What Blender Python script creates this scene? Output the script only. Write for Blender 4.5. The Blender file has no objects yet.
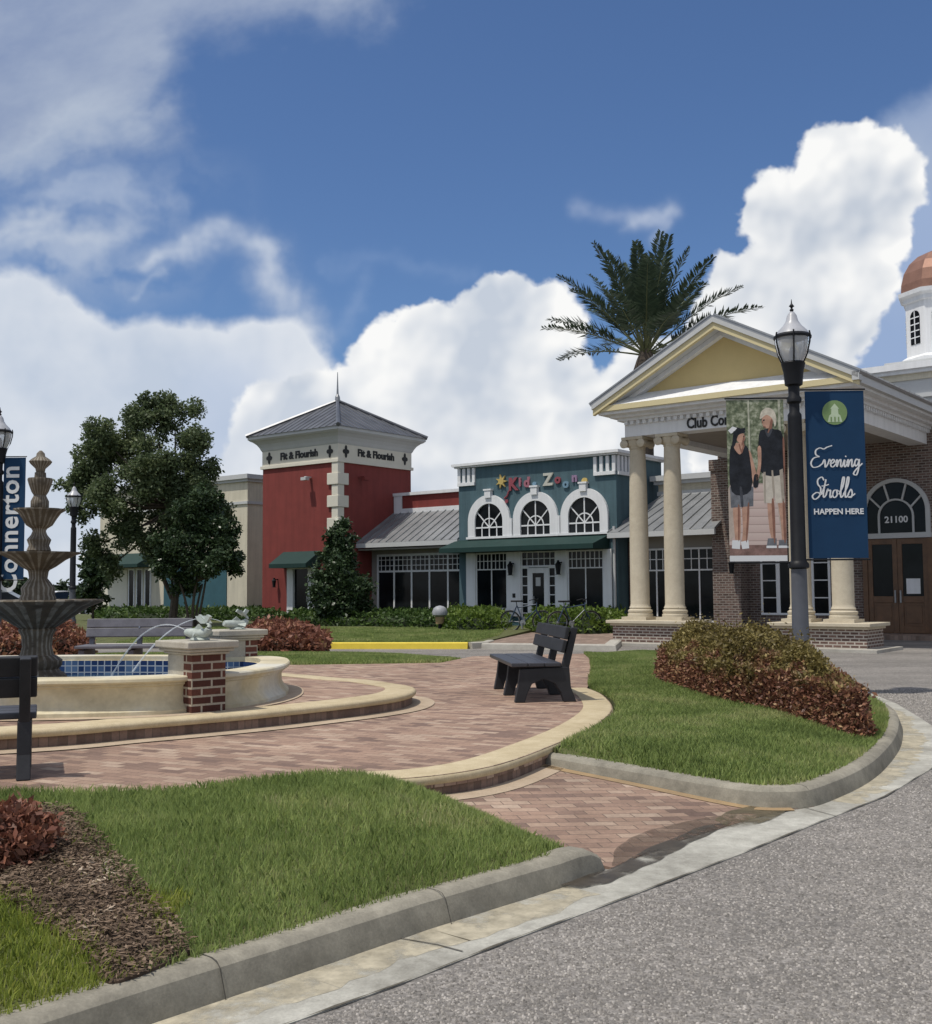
import bpy, bmesh, math, random
import numpy as np
from mathutils import Vector, Matrix
from mathutils.geometry import delaunay_2d_cdt
random.seed(7); RNG = np.random.default_rng(11)
SC = bpy.context.scene; COL = SC.collection
pi = math.pi; R = math.radians
# ------------------------------------------------------------------ camera
CAMZ = 1.5; F = 1100.0
cam = bpy.data.objects.new('camera', bpy.data.cameras.new('camera')); COL.objects.link(cam)
ROT = Matrix.Rotation(pi/2 + math.atan((588-512)/F), 4, 'X') @ Matrix.Rotation(R(-0.4), 4, 'Z')
cam.matrix_world = Matrix.Translation((0, 0, CAMZ)) @ ROT
cam.data.sensor_fit = 'VERTICAL'; cam.data.sensor_height = 24; cam.data.lens = 24*F/1024
cam.data.clip_start = 0.05; cam.data.clip_end = 3000
SC.camera = cam
def ray(px, py): return (ROT.to_3x3() @ Vector(((px-466)/F, -(py-512)/F, -1))).normalized()
def G(px, py, z=0.0):
    d = ray(px, py); t = (z-CAMZ)/d.z; return Vector((d.x*t, d.y*t, z))
# ------------------------------------------------------------------ node helpers
def mat(name):
    m = bpy.data.materials.new(name); m.use_nodes = True
    nt = m.node_tree; return m, nt, nt.nodes['Principled BSDF']
def N(nt, typ, **kw):
    n = nt.nodes.new(typ)
    for k, v in kw.items():
        if k in n.inputs: n.inputs[k].default_value = v
        else: setattr(n, k, v)
    return n
def L(nt, a, b): nt.links.new(a, b)
def ramp(nt, fac, stops, interp='LINEAR'):
    r = nt.nodes.new('ShaderNodeValToRGB'); e = r.color_ramp; e.interpolation = interp
    while len(e.elements) < len(stops): e.elements.new(0.5)
    for el, (p, c) in zip(e.elements, stops):
        el.position = p; el.color = (*c, 1) if len(c) == 3 else c
    L(nt, fac, r.inputs[0]); return r.outputs[0]
def mixc(nt, fac, a, b, blend='MIX'):
    m = nt.nodes.new('ShaderNodeMix'); m.data_type = 'RGBA'; m.blend_type = blend
    for s, v in ((m.inputs[0], fac), (m.inputs[6], a), (m.inputs[7], b)):
        if hasattr(v, 'is_linked'): L(nt, v, s)
        else: s.default_value = v if not isinstance(v, tuple) else (*v, 1)[:4]
    return m.outputs[2]
def noise(nt, scale, detail=4, rough=.55, vec=None, dist=0):
    n = N(nt, 'ShaderNodeTexNoise'); n.inputs['Scale'].default_value = scale
    n.inputs['Detail'].default_value = detail; n.inputs['Roughness'].default_value = rough
    n.inputs['Distortion'].default_value = dist
    if vec is None:
        vec = nt.nodes.new('ShaderNodeTexCoord').outputs['Object']
    L(nt, vec, n.inputs['Vector']); return n.outputs[0]
def bump(nt, bs, h, strength=.3, dist=.01):
    b = N(nt, 'ShaderNodeBump'); b.inputs['Strength'].default_value = strength; b.inputs['Distance'].default_value = dist
    L(nt, h, b.inputs['Height']); L(nt, b.outputs[0], bs.inputs['Normal'])
def math_(nt, op, a, b=None, c=None, clamp=False):
    n = nt.nodes.new('ShaderNodeMath'); n.operation = op; n.use_clamp = clamp
    for i, v in enumerate((a, b, c)):
        if v is None: continue
        if hasattr(v, 'is_linked'): L(nt, v, n.inputs[i])
        else: n.inputs[i].default_value = v
    return n.outputs[0]
def geopos(nt): return nt.nodes.new('ShaderNodeNewGeometry').outputs['Position']
def plain(name, col, rough=.6, var=.18, scale=3, metal=0, spec=.4, bmp=0, bscale=60, streak=0):
    """painted / weathered surface: base colour, large soft stains and fine grain"""
    m, nt, bs = mat(name)
    n1 = noise(nt, scale, 6, .6); n2 = noise(nt, scale*14, 3, .6)
    f = math_(nt, 'ADD', math_(nt, 'MULTIPLY', n1, .7), math_(nt, 'MULTIPLY', n2, .3))
    lo = tuple(c*(1-var) for c in col); hi = tuple(min(1, c*(1+var)) for c in col)
    c = ramp(nt, f, [(.3, lo), (.7, hi)])
    if streak:                                      # rain runs: noise drawn out along the height
        mp = N(nt, 'ShaderNodeMapping'); mp.inputs['Scale'].default_value = (3.2, 3.2, .22); L(nt, nt.nodes.new('ShaderNodeTexCoord').outputs['Object'], mp.inputs['Vector'])
        c = mixc(nt, 1, c, ramp(nt, noise(nt, 1.6, 5, .65, mp.outputs[0]), [(.32, (1-streak,)*3), (.55, (1,)*3), (.75, (1+streak*.35,)*3)]), 'MULTIPLY')
    L(nt, c, bs.inputs['Base Color'])
    bs.inputs['Roughness'].default_value = rough; bs.inputs['Metallic'].default_value = metal
    bs.inputs['Specular IOR Level'].default_value = spec
    if bmp: bump(nt, bs, noise(nt, bscale, 3), bmp, .004)
    return m
def wallvec(nt):
    o = nt.nodes.new('ShaderNodeTexCoord').outputs['Object']
    s = nt.nodes.new('ShaderNodeSeparateXYZ'); L(nt, o, s.inputs[0])
    c = nt.nodes.new('ShaderNodeCombineXYZ')
    L(nt, math_(nt, 'ADD', s.outputs[0], s.outputs[1]), c.inputs[0]); L(nt, s.outputs[2], c.inputs[1])
    return c.outputs[0]
def bricks(name, c1, c2, mortar, w, h, ms, vec='wall', rough=.85, var=.35, extra=None, bstr=.4):
    m, nt, bs = mat(name)
    if vec == 'wall': v = wallvec(nt)
    else:
        mp = N(nt, 'ShaderNodeMapping'); mp.inputs['Rotation'].default_value = (0, 0, vec)
        L(nt, geopos(nt), mp.inputs['Vector']); v = mp.outputs[0]
    b = N(nt, 'ShaderNodeTexBrick'); L(nt, v, b.inputs['Vector'])
    b.inputs['Scale'].default_value = 1; b.inputs['Brick Width'].default_value = w; b.inputs['Row Height'].default_value = h
    b.inputs['Mortar Size'].default_value = ms; b.inputs['Mortar Smooth'].default_value = .3; b.inputs['Bias'].default_value = 0
    b.inputs['Color1'].default_value = (0, 0, 0, 1); b.inputs['Color2'].default_value = (1, 1, 1, 1); b.inputs['Mortar'].default_value = (.5, .5, .5, 1)
    stops = [(0, c1), (.5, tuple((a+b_)/2 for a, b_ in zip(c1, c2))), (1, c2)] if extra is None else extra
    col = ramp(nt, b.outputs['Color'], stops)
    col = mixc(nt, b.outputs['Fac'], col, mortar)
    n = noise(nt, 1.1, 7, .65, geopos(nt))
    col = mixc(nt, 1.0, col, ramp(nt, n, [(.25, (1-var,)*3), (.75, (1+var*.4,)*3)]), 'MULTIPLY')
    n2 = noise(nt, 40, 3, .6, geopos(nt))
    col = mixc(nt, 1.0, col, ramp(nt, n2, [(.2, (.8,)*3), (.8, (1.15,)*3)]), 'MULTIPLY')
    L(nt, col, bs.inputs['Base Color']); bs.inputs['Roughness'].default_value = rough
    bs.inputs['Specular IOR Level'].default_value = .25
    hgt = math_(nt, 'ADD', math_(nt, 'SUBTRACT', 1, b.outputs['Fac']), math_(nt, 'MULTIPLY', n2, .4))
    bump(nt, bs, hgt, bstr, .006)
    return m
def leafmat(name, stops, pos=None, trans=.25, rough=.5, wob=.4, wscale=2.5):
    """leaf colour: random for each leaf, shifted by clumps of lighter and darker growth"""
    m, nt, bs = mat(name)
    g = nt.nodes.new('ShaderNodeNewGeometry')
    n = noise(nt, wscale, 3, .6, g.outputs['Position'])
    f = math_(nt, 'ADD', math_(nt, 'MULTIPLY', g.outputs['Random Per Island'], 1-wob),
              math_(nt, 'MULTIPLY', ramp(nt, n, [(.35, (0,)*3), (.65, (1,)*3)]), wob))
    col = ramp(nt, f, stops)
    L(nt, col, bs.inputs['Base Color']); bs.inputs['Roughness'].default_value = rough
    bs.inputs['Specular IOR Level'].default_value = .3
    if trans:
        t = nt.nodes.new('ShaderNodeBsdfTranslucent'); L(nt, col, t.inputs[0])
        mx = nt.nodes.new('ShaderNodeMixShader'); mx.inputs[0].default_value = trans
        L(nt, bs.outputs[0], mx.inputs[1]); L(nt, t.outputs[0], mx.inputs[2])
        L(nt, mx.outputs[0], nt.nodes['Material Output'].inputs[0])
    return m
# ------------------------------------------------------------------ mesh helpers
class MB:
    def __init__(s): s.bm = bmesh.new()
    def face(s, pts, mi=0):
        f = s.bm.faces.new([s.bm.verts.new(p) for p in pts]); f.material_index = mi; return f
    def box(s, x0, x1, y0, y1, z0, z1, mi=0, M=None):
        P = [Vector(p) for p in ((x0,y0,z0),(x1,y0,z0),(x1,y1,z0),(x0,y1,z0),(x0,y0,z1),(x1,y0,z1),(x1,y1,z1),(x0,y1,z1))]
        if M is not None: P = [M @ p for p in P]
        v = [s.bm.verts.new(p) for p in P]
        for q in ((3,2,1,0),(4,5,6,7),(0,1,5,4),(1,2,6,5),(2,3,7,6),(3,0,4,7)):
            s.bm.faces.new([v[i] for i in q]).material_index = mi
        return s
    def prism(s, poly, fn0, fn1, mi=0):
        """poly of 2D points; fn0/fn1 turn a 2D point into the two 3D ends"""
        a = [s.bm.verts.new(fn0(*p)) for p in poly]; b = [s.bm.verts.new(fn1(*p)) for p in poly]
        n = len(poly)
        for fs in (a[::-1], b): s.bm.faces.new(fs).material_index = mi
        for i in range(n): s.bm.faces.new((a[i], a[(i+1) % n], b[(i+1) % n], b[i])).material_index = mi
        return s
    def xz(s, poly, y0, y1, mi=0): return s.prism(poly, lambda x, z: (x, y0, z), lambda x, z: (x, y1, z), mi)
    def yz(s, poly, x0, x1, mi=0): return s.prism(poly, lambda y, z: (x0, y, z), lambda y, z: (x1, y, z), mi)
    def xy(s, poly, z0, z1, mi=0): return s.prism(poly, lambda x, y: (x, y, z0), lambda x, y: (x, y, z1), mi)
    def ring_xz(s, outer, inner, y0, y1, mi=0):
        """open band between two polylines with equal count, in the xz plane"""
        for i in range(len(outer)-1):
            q = [outer[i], outer[i+1], inner[i+1], inner[i]]
            s.xz(q, y0, y1, mi)
        return s
    def lathe(s, prof, n=24, c=(0,0,0), mod=None, mi=0, M=None, caps=True):
        rings = []
        for (r, z) in prof:
            ring = []
            for k in range(n):
                t = 2*pi*k/n; rr = r*(mod(t, r, z) if mod else 1)
                p = Vector((c[0]+rr*math.cos(t), c[1]+rr*math.sin(t), c[2]+z))
                if M is not None: p = M @ p
                ring.append(s.bm.verts.new(p))
            rings.append(ring)
        for a, b in zip(rings, rings[1:]):
            for k in range(n):
                s.bm.faces.new((a[k], a[(k+1) % n], b[(k+1) % n], b[k])).material_index = mi
        if caps:
            s.bm.faces.new(rings[0][::-1]).material_index = mi; s.bm.faces.new(rings[-1]).material_index = mi
        return s
    def tube(s, path, r, n=8, mi=0, caps=True):
        P = [Vector(p) for p in path]; rad = r if isinstance(r, (list, tuple)) else [r]*len(P)
        rings = []; up = Vector((0.13, 0.21, 1)).normalized()
        for i, p in enumerate(P):
            d = (P[min(i+1, len(P)-1)] - P[max(i-1, 0)]).normalized()
            u_ = up if abs(d.dot(up)) < .95 else Vector((1, 0.1, 0))
            a = d.cross(u_).normalized(); b = d.cross(a).normalized()
            rings.append([s.bm.verts.new(p + (a*math.cos(2*pi*k/n) + b*math.sin(2*pi*k/n))*rad[i]) for k in range(n)])
        for a, b in zip(rings, rings[1:]):
            for k in range(n): s.bm.faces.new((a[k], a[(k+1) % n], b[(k+1) % n], b[k])).material_index = mi
        if caps:
            s.bm.faces.new(rings[0][::-1]).material_index = mi; s.bm.faces.new(rings[-1]).material_index = mi
        return s
    def sweep(s, path, prof, closed=False, zoff=None, mi=0, capends=True):
        """profile (offset to the right of travel, z) swept along a 2D path"""
        P = [Vector((p[0], p[1])) for p in path]; n = len(P); rings = []
        for i in range(n):
            a = P[i]-P[i-1] if (i > 0 or closed) else P[1]-P[0]
            b = P[(i+1) % n]-P[i] if (i < n-1 or closed) else P[n-1]-P[n-2]
            a = a.normalized(); b = b.normalized(); t = (a+b).normalized()
            nr = Vector((t.y, -t.x)); k = 1/max(.5, t.dot(a))
            z0 = zoff[i] if zoff else 0
            rings.append([s.bm.verts.new((P[i].x+nr.x*o*k, P[i].y+nr.y*o*k, z+z0)) for o, z in prof])
        m = len(prof)
        for i in range(n if closed else n-1):
            A, B = rings[i], rings[(i+1) % n]
            for k in range(m-1): s.bm.faces.new((A[k], A[k+1], B[k+1], B[k])).material_index = mi
        if not closed and capends:
            s.bm.faces.new(rings[0][::-1]).material_index = mi; s.bm.faces.new(rings[-1]).material_index = mi
        return s
    def build(s, name, m, parent=None, smooth=False, bevel=0, recalc=True, auto=None):
        if recalc: bmesh.ops.recalc_face_normals(s.bm, faces=s.bm.faces)
        me = bpy.data.meshes.new(name); s.bm.to_mesh(me); s.bm.free()
        for mm in (m if isinstance(m, (list, tuple)) else [m]): me.materials.append(mm)
        if smooth:
            me.polygons.foreach_set('use_smooth', [True]*len(me.polygons))
            me.set_sharp_from_angle(angle=R(auto or 40))
        o = bpy.data.objects.new(name, me); COL.objects.link(o)
        if parent: o.parent = parent
        if bevel:
            b = o.modifiers.new('bevel', 'BEVEL'); b.width = bevel; b.segments = 2; b.limit_method = 'ANGLE'; b.angle_limit = R(40)
        return o
def npmesh(name, verts, faces, m, parent=None):
    """verts (n,3), faces (f,k) as one mesh"""
    me = bpy.data.meshes.new(name); k = faces.shape[1]
    me.vertices.add(len(verts)); me.vertices.foreach_set('co', np.ascontiguousarray(verts, np.float32).ravel())
    me.loops.add(faces.size); me.loops.foreach_set('vertex_index', np.ascontiguousarray(faces, np.int32).ravel())
    me.polygons.add(len(faces)); me.polygons.foreach_set('loop_start', np.arange(0, faces.size, k, dtype=np.int32))
    me.polygons.foreach_set('loop_total', np.full(len(faces), k, np.int32))
    me.update(); me.validate()
    me.materials.append(m)
    o = bpy.data.objects.new(name, me); COL.objects.link(o)
    if parent: o.parent = parent
    return o
def thing(name, label, cat, loc=(0,0,0), rz=0, group=None):
    o = bpy.data.objects.new(name, None); COL.objects.link(o); o.empty_display_size = .3
    o.location = loc; o.rotation_euler = (0, 0, rz); return tag(o, label, cat, group)
def tag(o, label, cat, group=None, kind=None):
    o['label'] = label; o['category'] = cat
    if group: o['group'] = group
    if kind: o['kind'] = kind
    return o
def struct(o): o['kind'] = 'structure'; return o
def copy_tree(o, parent=None):
    c = o.copy(); COL.objects.link(c)
    if parent: c.parent = parent
    for ch in list(o.children): copy_tree(ch, c)
    return c
def catmull(P, per=8, closed=False):
    P = [Vector(p) for p in P]; n = len(P); out = []
    for i in range(n if closed else n-1):
        if closed: a, b, c, d = P[i-1], P[i], P[(i+1) % n], P[(i+2) % n]
        else: a, b, c, d = P[max(i-1,0)], P[i], P[i+1], P[min(i+2, n-1)]
        for k in range(per):
            t = k/per
            out.append(.5*((2*b) + (c-a)*t + (2*a-5*b+4*c-d)*t*t + (3*b-a-3*c+d)*t**3))
    if not closed: out.append(P[-1])
    return out
def arc(cx, cz, r, a0, a1, n=16, rz=None):
    return [(cx+r*math.cos(R(a0+(a1-a0)*i/n)), cz+(rz or r)*math.sin(R(a0+(a1-a0)*i/n))) for i in range(n+1)]
def textmesh(s, size, ext=.01, bold=0, align='CENTER', shear=0, space=1.0):
    cu = bpy.data.curves.new('lettering', 'FONT'); cu.body = s; cu.size = size; cu.extrude = ext; cu.offset = bold
    cu.align_x = align; cu.shear = shear; cu.space_character = space; cu.resolution_u = 3
    o = bpy.data.objects.new('lettering', cu); COL.objects.link(o)
    dg = bpy.context.evaluated_depsgraph_get(); dg.update()
    me = bpy.data.meshes.new_from_object(o.evaluated_get(dg)); bpy.data.objects.remove(o); return me
def text(name, s, size, m, parent, loc, rot=(pi/2, 0, 0), **kw):
    me = textmesh(s, size, **kw); me.materials.clear(); me.materials.append(m)
    o = bpy.data.objects.new(name, me); COL.objects.link(o); o.parent = parent; o.location = loc; o.rotation_euler = rot; return o
def inpoly(x, y, poly):
    r = np.zeros(len(x), bool); n = len(poly)
    for i in range(n):
        x1, y1 = poly[i][0], poly[i][1]; x2, y2 = poly[(i+1) % n][0], poly[(i+1) % n][1]
        if y1 == y2: continue
        r ^= ((y1 > y) != (y2 > y)) & (x < (x2-x1)*(y-y1)/(y2-y1)+x1)
    return r
def dline(x, y, pts, closed=False):
    d = np.full(len(x), 1e9); n = len(pts)
    for i in range(n if closed else n-1):
        ax, ay = pts[i][0], pts[i][1]; bx, by = pts[(i+1) % n][0], pts[(i+1) % n][1]
        vx, vy = bx-ax, by-ay; l2 = vx*vx+vy*vy+1e-12
        t = np.clip(((x-ax)*vx+(y-ay)*vy)/l2, 0, 1)
        d = np.minimum(d, np.hypot(x-ax-t*vx, y-ay-t*vy))
    return d
def terrain(name, poly, zf, m, step=.3, skirt=.08):
    """a ground sheet over a polygon, heights from zf(x, y)"""
    poly = [(p[0], p[1]) for p in poly]
    xs = [p[0] for p in poly]; ys = [p[1] for p in poly]
    gx, gy = np.meshgrid(np.arange(min(xs), max(xs), step), np.arange(min(ys), max(ys), step))
    gx, gy = gx.ravel(), gy.ravel()
    ok = inpoly(gx, gy, poly) & (dline(gx, gy, poly, True) > step*.3)
    pts = [Vector(p) for p in poly] + [Vector(p) for p in zip(gx[ok], gy[ok])]
    r = delaunay_2d_cdt(pts, [], [list(range(len(poly)))], 1, 1e-5)
    vx = np.array([p[0] for p in r[0]]); vy = np.array([p[1] for p in r[0]])
    v = np.stack([vx, vy, zf(vx, vy)], 1)
    fs = [tuple(f) for f in r[2]]
    if skirt:                                       # edges turned down into the ground
        pa = np.array(poly); zb = zf(pa[:, 0], pa[:, 1]); n0 = len(v); n = len(poly)
        v = np.concatenate([v, np.column_stack([pa, zb]), np.column_stack([pa, zb-skirt])])
        for i in range(n):
            j = (i+1) % n; fs += [(n0+i, n0+j, n0+n+j), (n0+i, n0+n+j, n0+n+i)]
    o = npmesh(name, v, np.array(fs), m)
    o.data.polygons.foreach_set('use_smooth', [k < len(r[2]) for k in range(len(o.data.polygons))])
    return o
def sample(poly, n, rng=RNG):
    xs = [p[0] for p in poly]; ys = [p[1] for p in poly]; X = []; Y = []; c = 0
    while c < n:
        x = rng.uniform(min(xs), max(xs), n*2); y = rng.uniform(min(ys), max(ys), n*2)
        k = inpoly(x, y, poly); X.append(x[k]); Y.append(y[k]); c += k.sum()
    return np.concatenate(X)[:n], np.concatenate(Y)[:n]
def grass_blades(name, x, y, z, h, w, m, lean=.6, rng=RNG):
    n = len(x); a = rng.uniform(0, 2*pi, n); b = rng.uniform(0, 2*pi, n)
    h = h*rng.uniform(.55, 1.25, n); w = w*rng.uniform(.7, 1.3, n)
    dx, dy = np.cos(a)*w/2, np.sin(a)*w/2; l = rng.uniform(.1, lean, n)*h; lx, ly = np.cos(b)*l, np.sin(b)*l
    base = np.stack([x, y, z-.01], 1)
    o0 = np.stack([-dx, -dy, 0*dx], 1); o1 = -o0
    mid = np.stack([lx*.35, ly*.35, h*.6], 1); tip = np.stack([lx, ly, h*.95], 1)
    V = np.stack([base+o0, base+o1, base+mid+o1*.8, base+tip, base+mid+o0*.8], 1).reshape(-1, 3)
    Fc = np.arange(n*5).reshape(n, 5)
    return npmesh(name, V, Fc, m)
def leaf_quads(P, size, rng=RNG, aspect=.5, up=0.0, nrm=None):
    """one diamond leaf at each point"""
    n = len(P); d = rng.normal(size=(n, 3)); d[:, 2] = d[:, 2]*.8 + up
    if nrm is not None: d = d*.8 + nrm*.0
    d /= np.linalg.norm(d, axis=1)[:, None]
    e = rng.normal(size=(n, 3)); 
    if nrm is not None: e = np.cross(d, nrm + .55*rng.normal(size=(n, 3)))
    else: e = np.cross(d, e)
    e /= (np.linalg.norm(e, axis=1)[:, None] + 1e-9)
    s = (size*rng.uniform(.4, 1.55, n))[:, None]
    V = np.stack([P, P+d*s*.5+e*s*aspect*.5, P+d*s, P+d*s*.5-e*s*aspect*.5], 1).reshape(-1, 3)
    return V, np.arange(n*4).reshape(n, 4)
def clump_points(cs, rs, n, rng=RNG, shell=.45):
    cs = np.array(cs, float); rs = np.array(rs, float)
    if rs.ndim == 1: rs = np.repeat(rs[:, None], 3, 1)
    vol = rs.prod(1)**(.75); k = rng.choice(len(cs), n, p=vol/vol.sum())
    d = rng.normal(size=(n, 3)); d /= np.linalg.norm(d, axis=1)[:, None]
    r = rng.uniform(shell, 1.05, n)
    return cs[k] + d*rs[k]*r[:, None], d
# ------------------------------------------------------------------ materials
def asphalt_mat():
    m, nt, bs = mat('asphalt'); g = geopos(nt)
    v = N(nt, 'ShaderNodeTexVoronoi'); v.inputs['Scale'].default_value = 62; L(nt, g, v.inputs['Vector'])
    sp = nt.nodes.new('ShaderNodeSeparateColor'); L(nt, v.outputs['Color'], sp.inputs[0])
    col = ramp(nt, sp.outputs[0], [(0, (.14, .131, .122)), (.4, (.2, .188, .175)), (.72, (.27, .252, .234)), (1, (.4, .375, .35))])
    v2 = N(nt, 'ShaderNodeTexVoronoi'); v2.inputs['Scale'].default_value = 150; L(nt, g, v2.inputs['Vector'])
    sp2 = nt.nodes.new('ShaderNodeSeparateColor'); L(nt, v2.outputs['Color'], sp2.inputs[0])
    col = mixc(nt, .35, col, ramp(nt, sp2.outputs[1], [(0, (.1, .095, .09)), (1, (.34, .32, .295))]))
    n = noise(nt, .55, 6, .6, g)
    col = mixc(nt, 1, col, ramp(nt, n, [(.3, (.78, .78, .78)), (.7, (1.12, 1.11, 1.1))]), 'MULTIPLY')
    mp = N(nt, 'ShaderNodeMapping'); mp.inputs['Rotation'].default_value = (0, 0, R(-50)); mp.inputs['Scale'].default_value = (.12, .9, 1); L(nt, g, mp.inputs['Vector'])
    col = mixc(nt, 1, col, ramp(nt, noise(nt, 1.2, 4, .5, mp.outputs[0]), [(.36, (.82, .82, .82)), (.6, (1.06,)*3)]), 'MULTIPLY')
    n3 = noise(nt, 4, 5, .65, g)
    col = mixc(nt, 1, col, ramp(nt, n3, [(.3, (.86,)*3), (.7, (1.08,)*3)]), 'MULTIPLY')
    L(nt, col, bs.inputs['Base Color']); bs.inputs['Roughness'].default_value = .85; bs.inputs['Specular IOR Level'].default_value = .25
    bump(nt, bs, v.outputs['Distance'], .5, .006); return m
def concrete_mat(name, base, dark, stain=.5, streak=True, joint=0):
    m, nt, bs = mat(name); g = geopos(nt)
    n = noise(nt, 1.3, 8, .65, g, .3); n2 = noise(nt, 9, 6, .7, g); n3 = noise(nt, 90, 3, .6, g)
    f = math_(nt, 'ADD', math_(nt, 'MULTIPLY', n, .6), math_(nt, 'MULTIPLY', n2, .4))
    col = ramp(nt, f, [(.36, dark), (.52, tuple((a+b)/2 for a, b in zip(base, dark))), (.66, base)])
    col = mixc(nt, 1, col, ramp(nt, n3, [(.2, (.82,)*3), (.8, (1.12,)*3)]), 'MULTIPLY')
    L(nt, col, bs.inputs['Base Color']); bs.inputs['Roughness'].default_value = .85; bs.inputs['Specular IOR Level'].default_value = .25
    bump(nt, bs, math_(nt, 'ADD', n3, n2), .25, .004); return m
M_asph = asphalt_mat()
M_curb = concrete_mat('curb_concrete', (.4, .37, .3), (.17, .158, .128))
M_gutter = concrete_mat('gutter_concrete', (.56, .55, .49), (.24, .23, .2))
M_pale = concrete_mat('pale_concrete', (.5, .48, .43), (.34, .32, .28))
PAVE = [(0, (.2, .135, .11)), (.2, (.29, .195, .15)), (.5, (.355, .24, .18)), (.8, (.4, .285, .215)), (1, (.46, .35, .27))]
M_paver = bricks('patio_paver', None, None, (.19, .13, .1), .19, .095, .004, R(28), extra=PAVE, var=.3)
M_paver2 = bricks('apron_paver', None, None, (.16, .12, .095), .19, .095, .004, R(-14), extra=PAVE, var=.5)
M_walk = bricks('walk_paver', None, None, (.2, .16, .13), .22, .11, .006, R(-38), extra=[(0, (.2, .14, .11)), (1, (.36, .27, .22))])
M_riser = bricks('riser_brick', (.17, .115, .092), (.31, .21, .165), (.17, .13, .105), .1, .5, .006, 'wall')
M_cream = concrete_mat('cast_cream', (.62, .53, .36), (.42, .34, .21))
M_cream2 = concrete_mat('cast_cream_pale', (.6, .55, .44), (.4, .36, .28))
M_flat = concrete_mat('cream_strip', (.52, .42, .31), (.36, .28, .2))
M_tan = concrete_mat('tan_strip', (.42, .29, .15), (.28, .2, .12))
M_soil = plain('soil', (.035, .034, .014), 1, .5, 6, bmp=.6, bscale=40)
M_lawnbase = plain('lawn_base', (.09, .1, .035), 1, .45, 5, bmp=.8, bscale=70)
M_mulchbase = plain('mulch_base', (.075, .052, .036), 1, .6, 20, bmp=1, bscale=50)
M_wet = plain('wet_mud', (.05, .047, .035), .3, .5, 9, spec=.5)
M_yellow = plain('yellow_paint', (.72, .55, .06), .6, .14, 3)
M_grass = leafmat('grass_blade', [(0, (.185, .24, .072)), (.4, (.3, .385, .12)), (.8, (.42, .485, .18)), (1, (.6, .56, .3))], trans=.4, wob=.6, wscale=1.6)
M_grass2 = leafmat('grass_blade_far', [(0, (.185, .24, .075)), (.5, (.31, .395, .125)), (1, (.52, .52, .24))], trans=.4, wob=.6, wscale=1.2)
M_grass3 = leafmat('grass_blade_yellow', [(0, (.2, .26, .05)), (.6, (.36, .41, .08)), (1, (.52, .48, .18))], trans=.3)
M_chip = leafmat('bark_chip', [(0, (.05, .035, .024)), (.5, (.15, .102, .068)), (.85, (.26, .19, .135)), (1, (.5, .42, .32))], trans=0, rough=.9)
# ------------------------------------------------------------------ ground and island outlines
def xy(px, py, z): p = G(px, py, z); return (p.x, p.y)
ZP = .25                                            # patio level
ZT = .40                                            # fountain terrace level
g = 1500
o = MB(); o.face([(-g, -g, -.001), (g, -g, -.001), (g, g, -.001), (-g, g, -.001)])
struct(o.build('road', M_asph))
curbL = [(-8.6, -4.6), (-4.8, -.35)] + [xy(*p, 0) for p in ((155,1024),(300,975),(430,930),(567,887),(600,874))]
curbL_back = [xy(*p, .15) for p in ((0,1012),(111,980),(173,960),(230,948),(300,920),(400,895),(477,869),(555,848),(590,841))]
PC = (-5.1, 12.0); PR = 6.75
def pc(a, r=PR): return (PC[0]+r*math.cos(R(a)), PC[1]+r*math.sin(R(a)))
pat_front = [xy(*p, ZP) for p in ((318,781),(360,780),(430,776),(500,764),(560,742),(592,727),(610,713),(611,704),(601,694),(587,688))]
pat_front = [(v.x, v.y) for v in catmull([(*p, 0) for p in pat_front], 5)]
pat_rest = [(1.55, 14.2), (1.9, 17.0), (2.15, 19.4), (2.2, 20.9), (.1, 20.3), (-.45, 18.6)] + [pc(a) for a in range(70, 206, 8)]
pat_left = [(-9.6, 7.0), (-7, 6.75), (-4, 6.6), (-2.6, 6.62), (-1.7, 6.75)]
patio = pat_left + pat_front + pat_rest
curbR_pts = [(*xy(548,748,.2), .07), (*xy(562,752,.2), .06), (*xy(640,765,.17), .03), (*xy(740,780,.15), 0), (*xy(778,782,.15), 0), (*xy(800,779,.15), 0), (*xy(841,763,.15), 0),
             (*xy(866,746,.15), 0), (*xy(882,726,.15), 0), (4.62, 12.4, 0), (4.9, 14, 0), (5.3, 17, 0), (5.0, 20.2, 0), (4.0, 22.2, 0), (2.9, 22.3, 0), (2.3, 21.0, 0)]
curbR = catmull(curbR_pts, 6); curbR_xy = [(p.x, p.y) for p in curbR]
curbB = [(0.1, 20.2), (-.25, 20.9), (-1.4, 22.6), (-3.5, 23.3), (-8, 23.2), (-13, 20.5), (-16, 15), (-16.5, 8), (-14, 1)]
curbB = [(p.x, p.y) for p in catmull([(*p, 0) for p in curbB], 5)]
prof = [(0, -.12), (0, .135), (.085, .135), (.115, .128), (.138, .108), (.175, 0), (.18, -.12)]
def kerb(name, path, zo=None, flip=False):
    b = MB(); p = path[::-1] if flip else path
    z = zo[::-1] if (zo and flip) else zo
    b.sweep(p, prof, zoff=z); return struct(b.build(name, M_curb, smooth=True, auto=30))
def off(path, d):
    out = []; n = len(path)
    for i in range(n):
        a = Vector(path[max(i-1, 0)][:2]); b = Vector(path[min(i+1, n-1)][:2]); t = (b-a).normalized()
        out.append((path[i][0]+t.y*d, path[i][1]-t.x*d))
    return out
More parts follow.
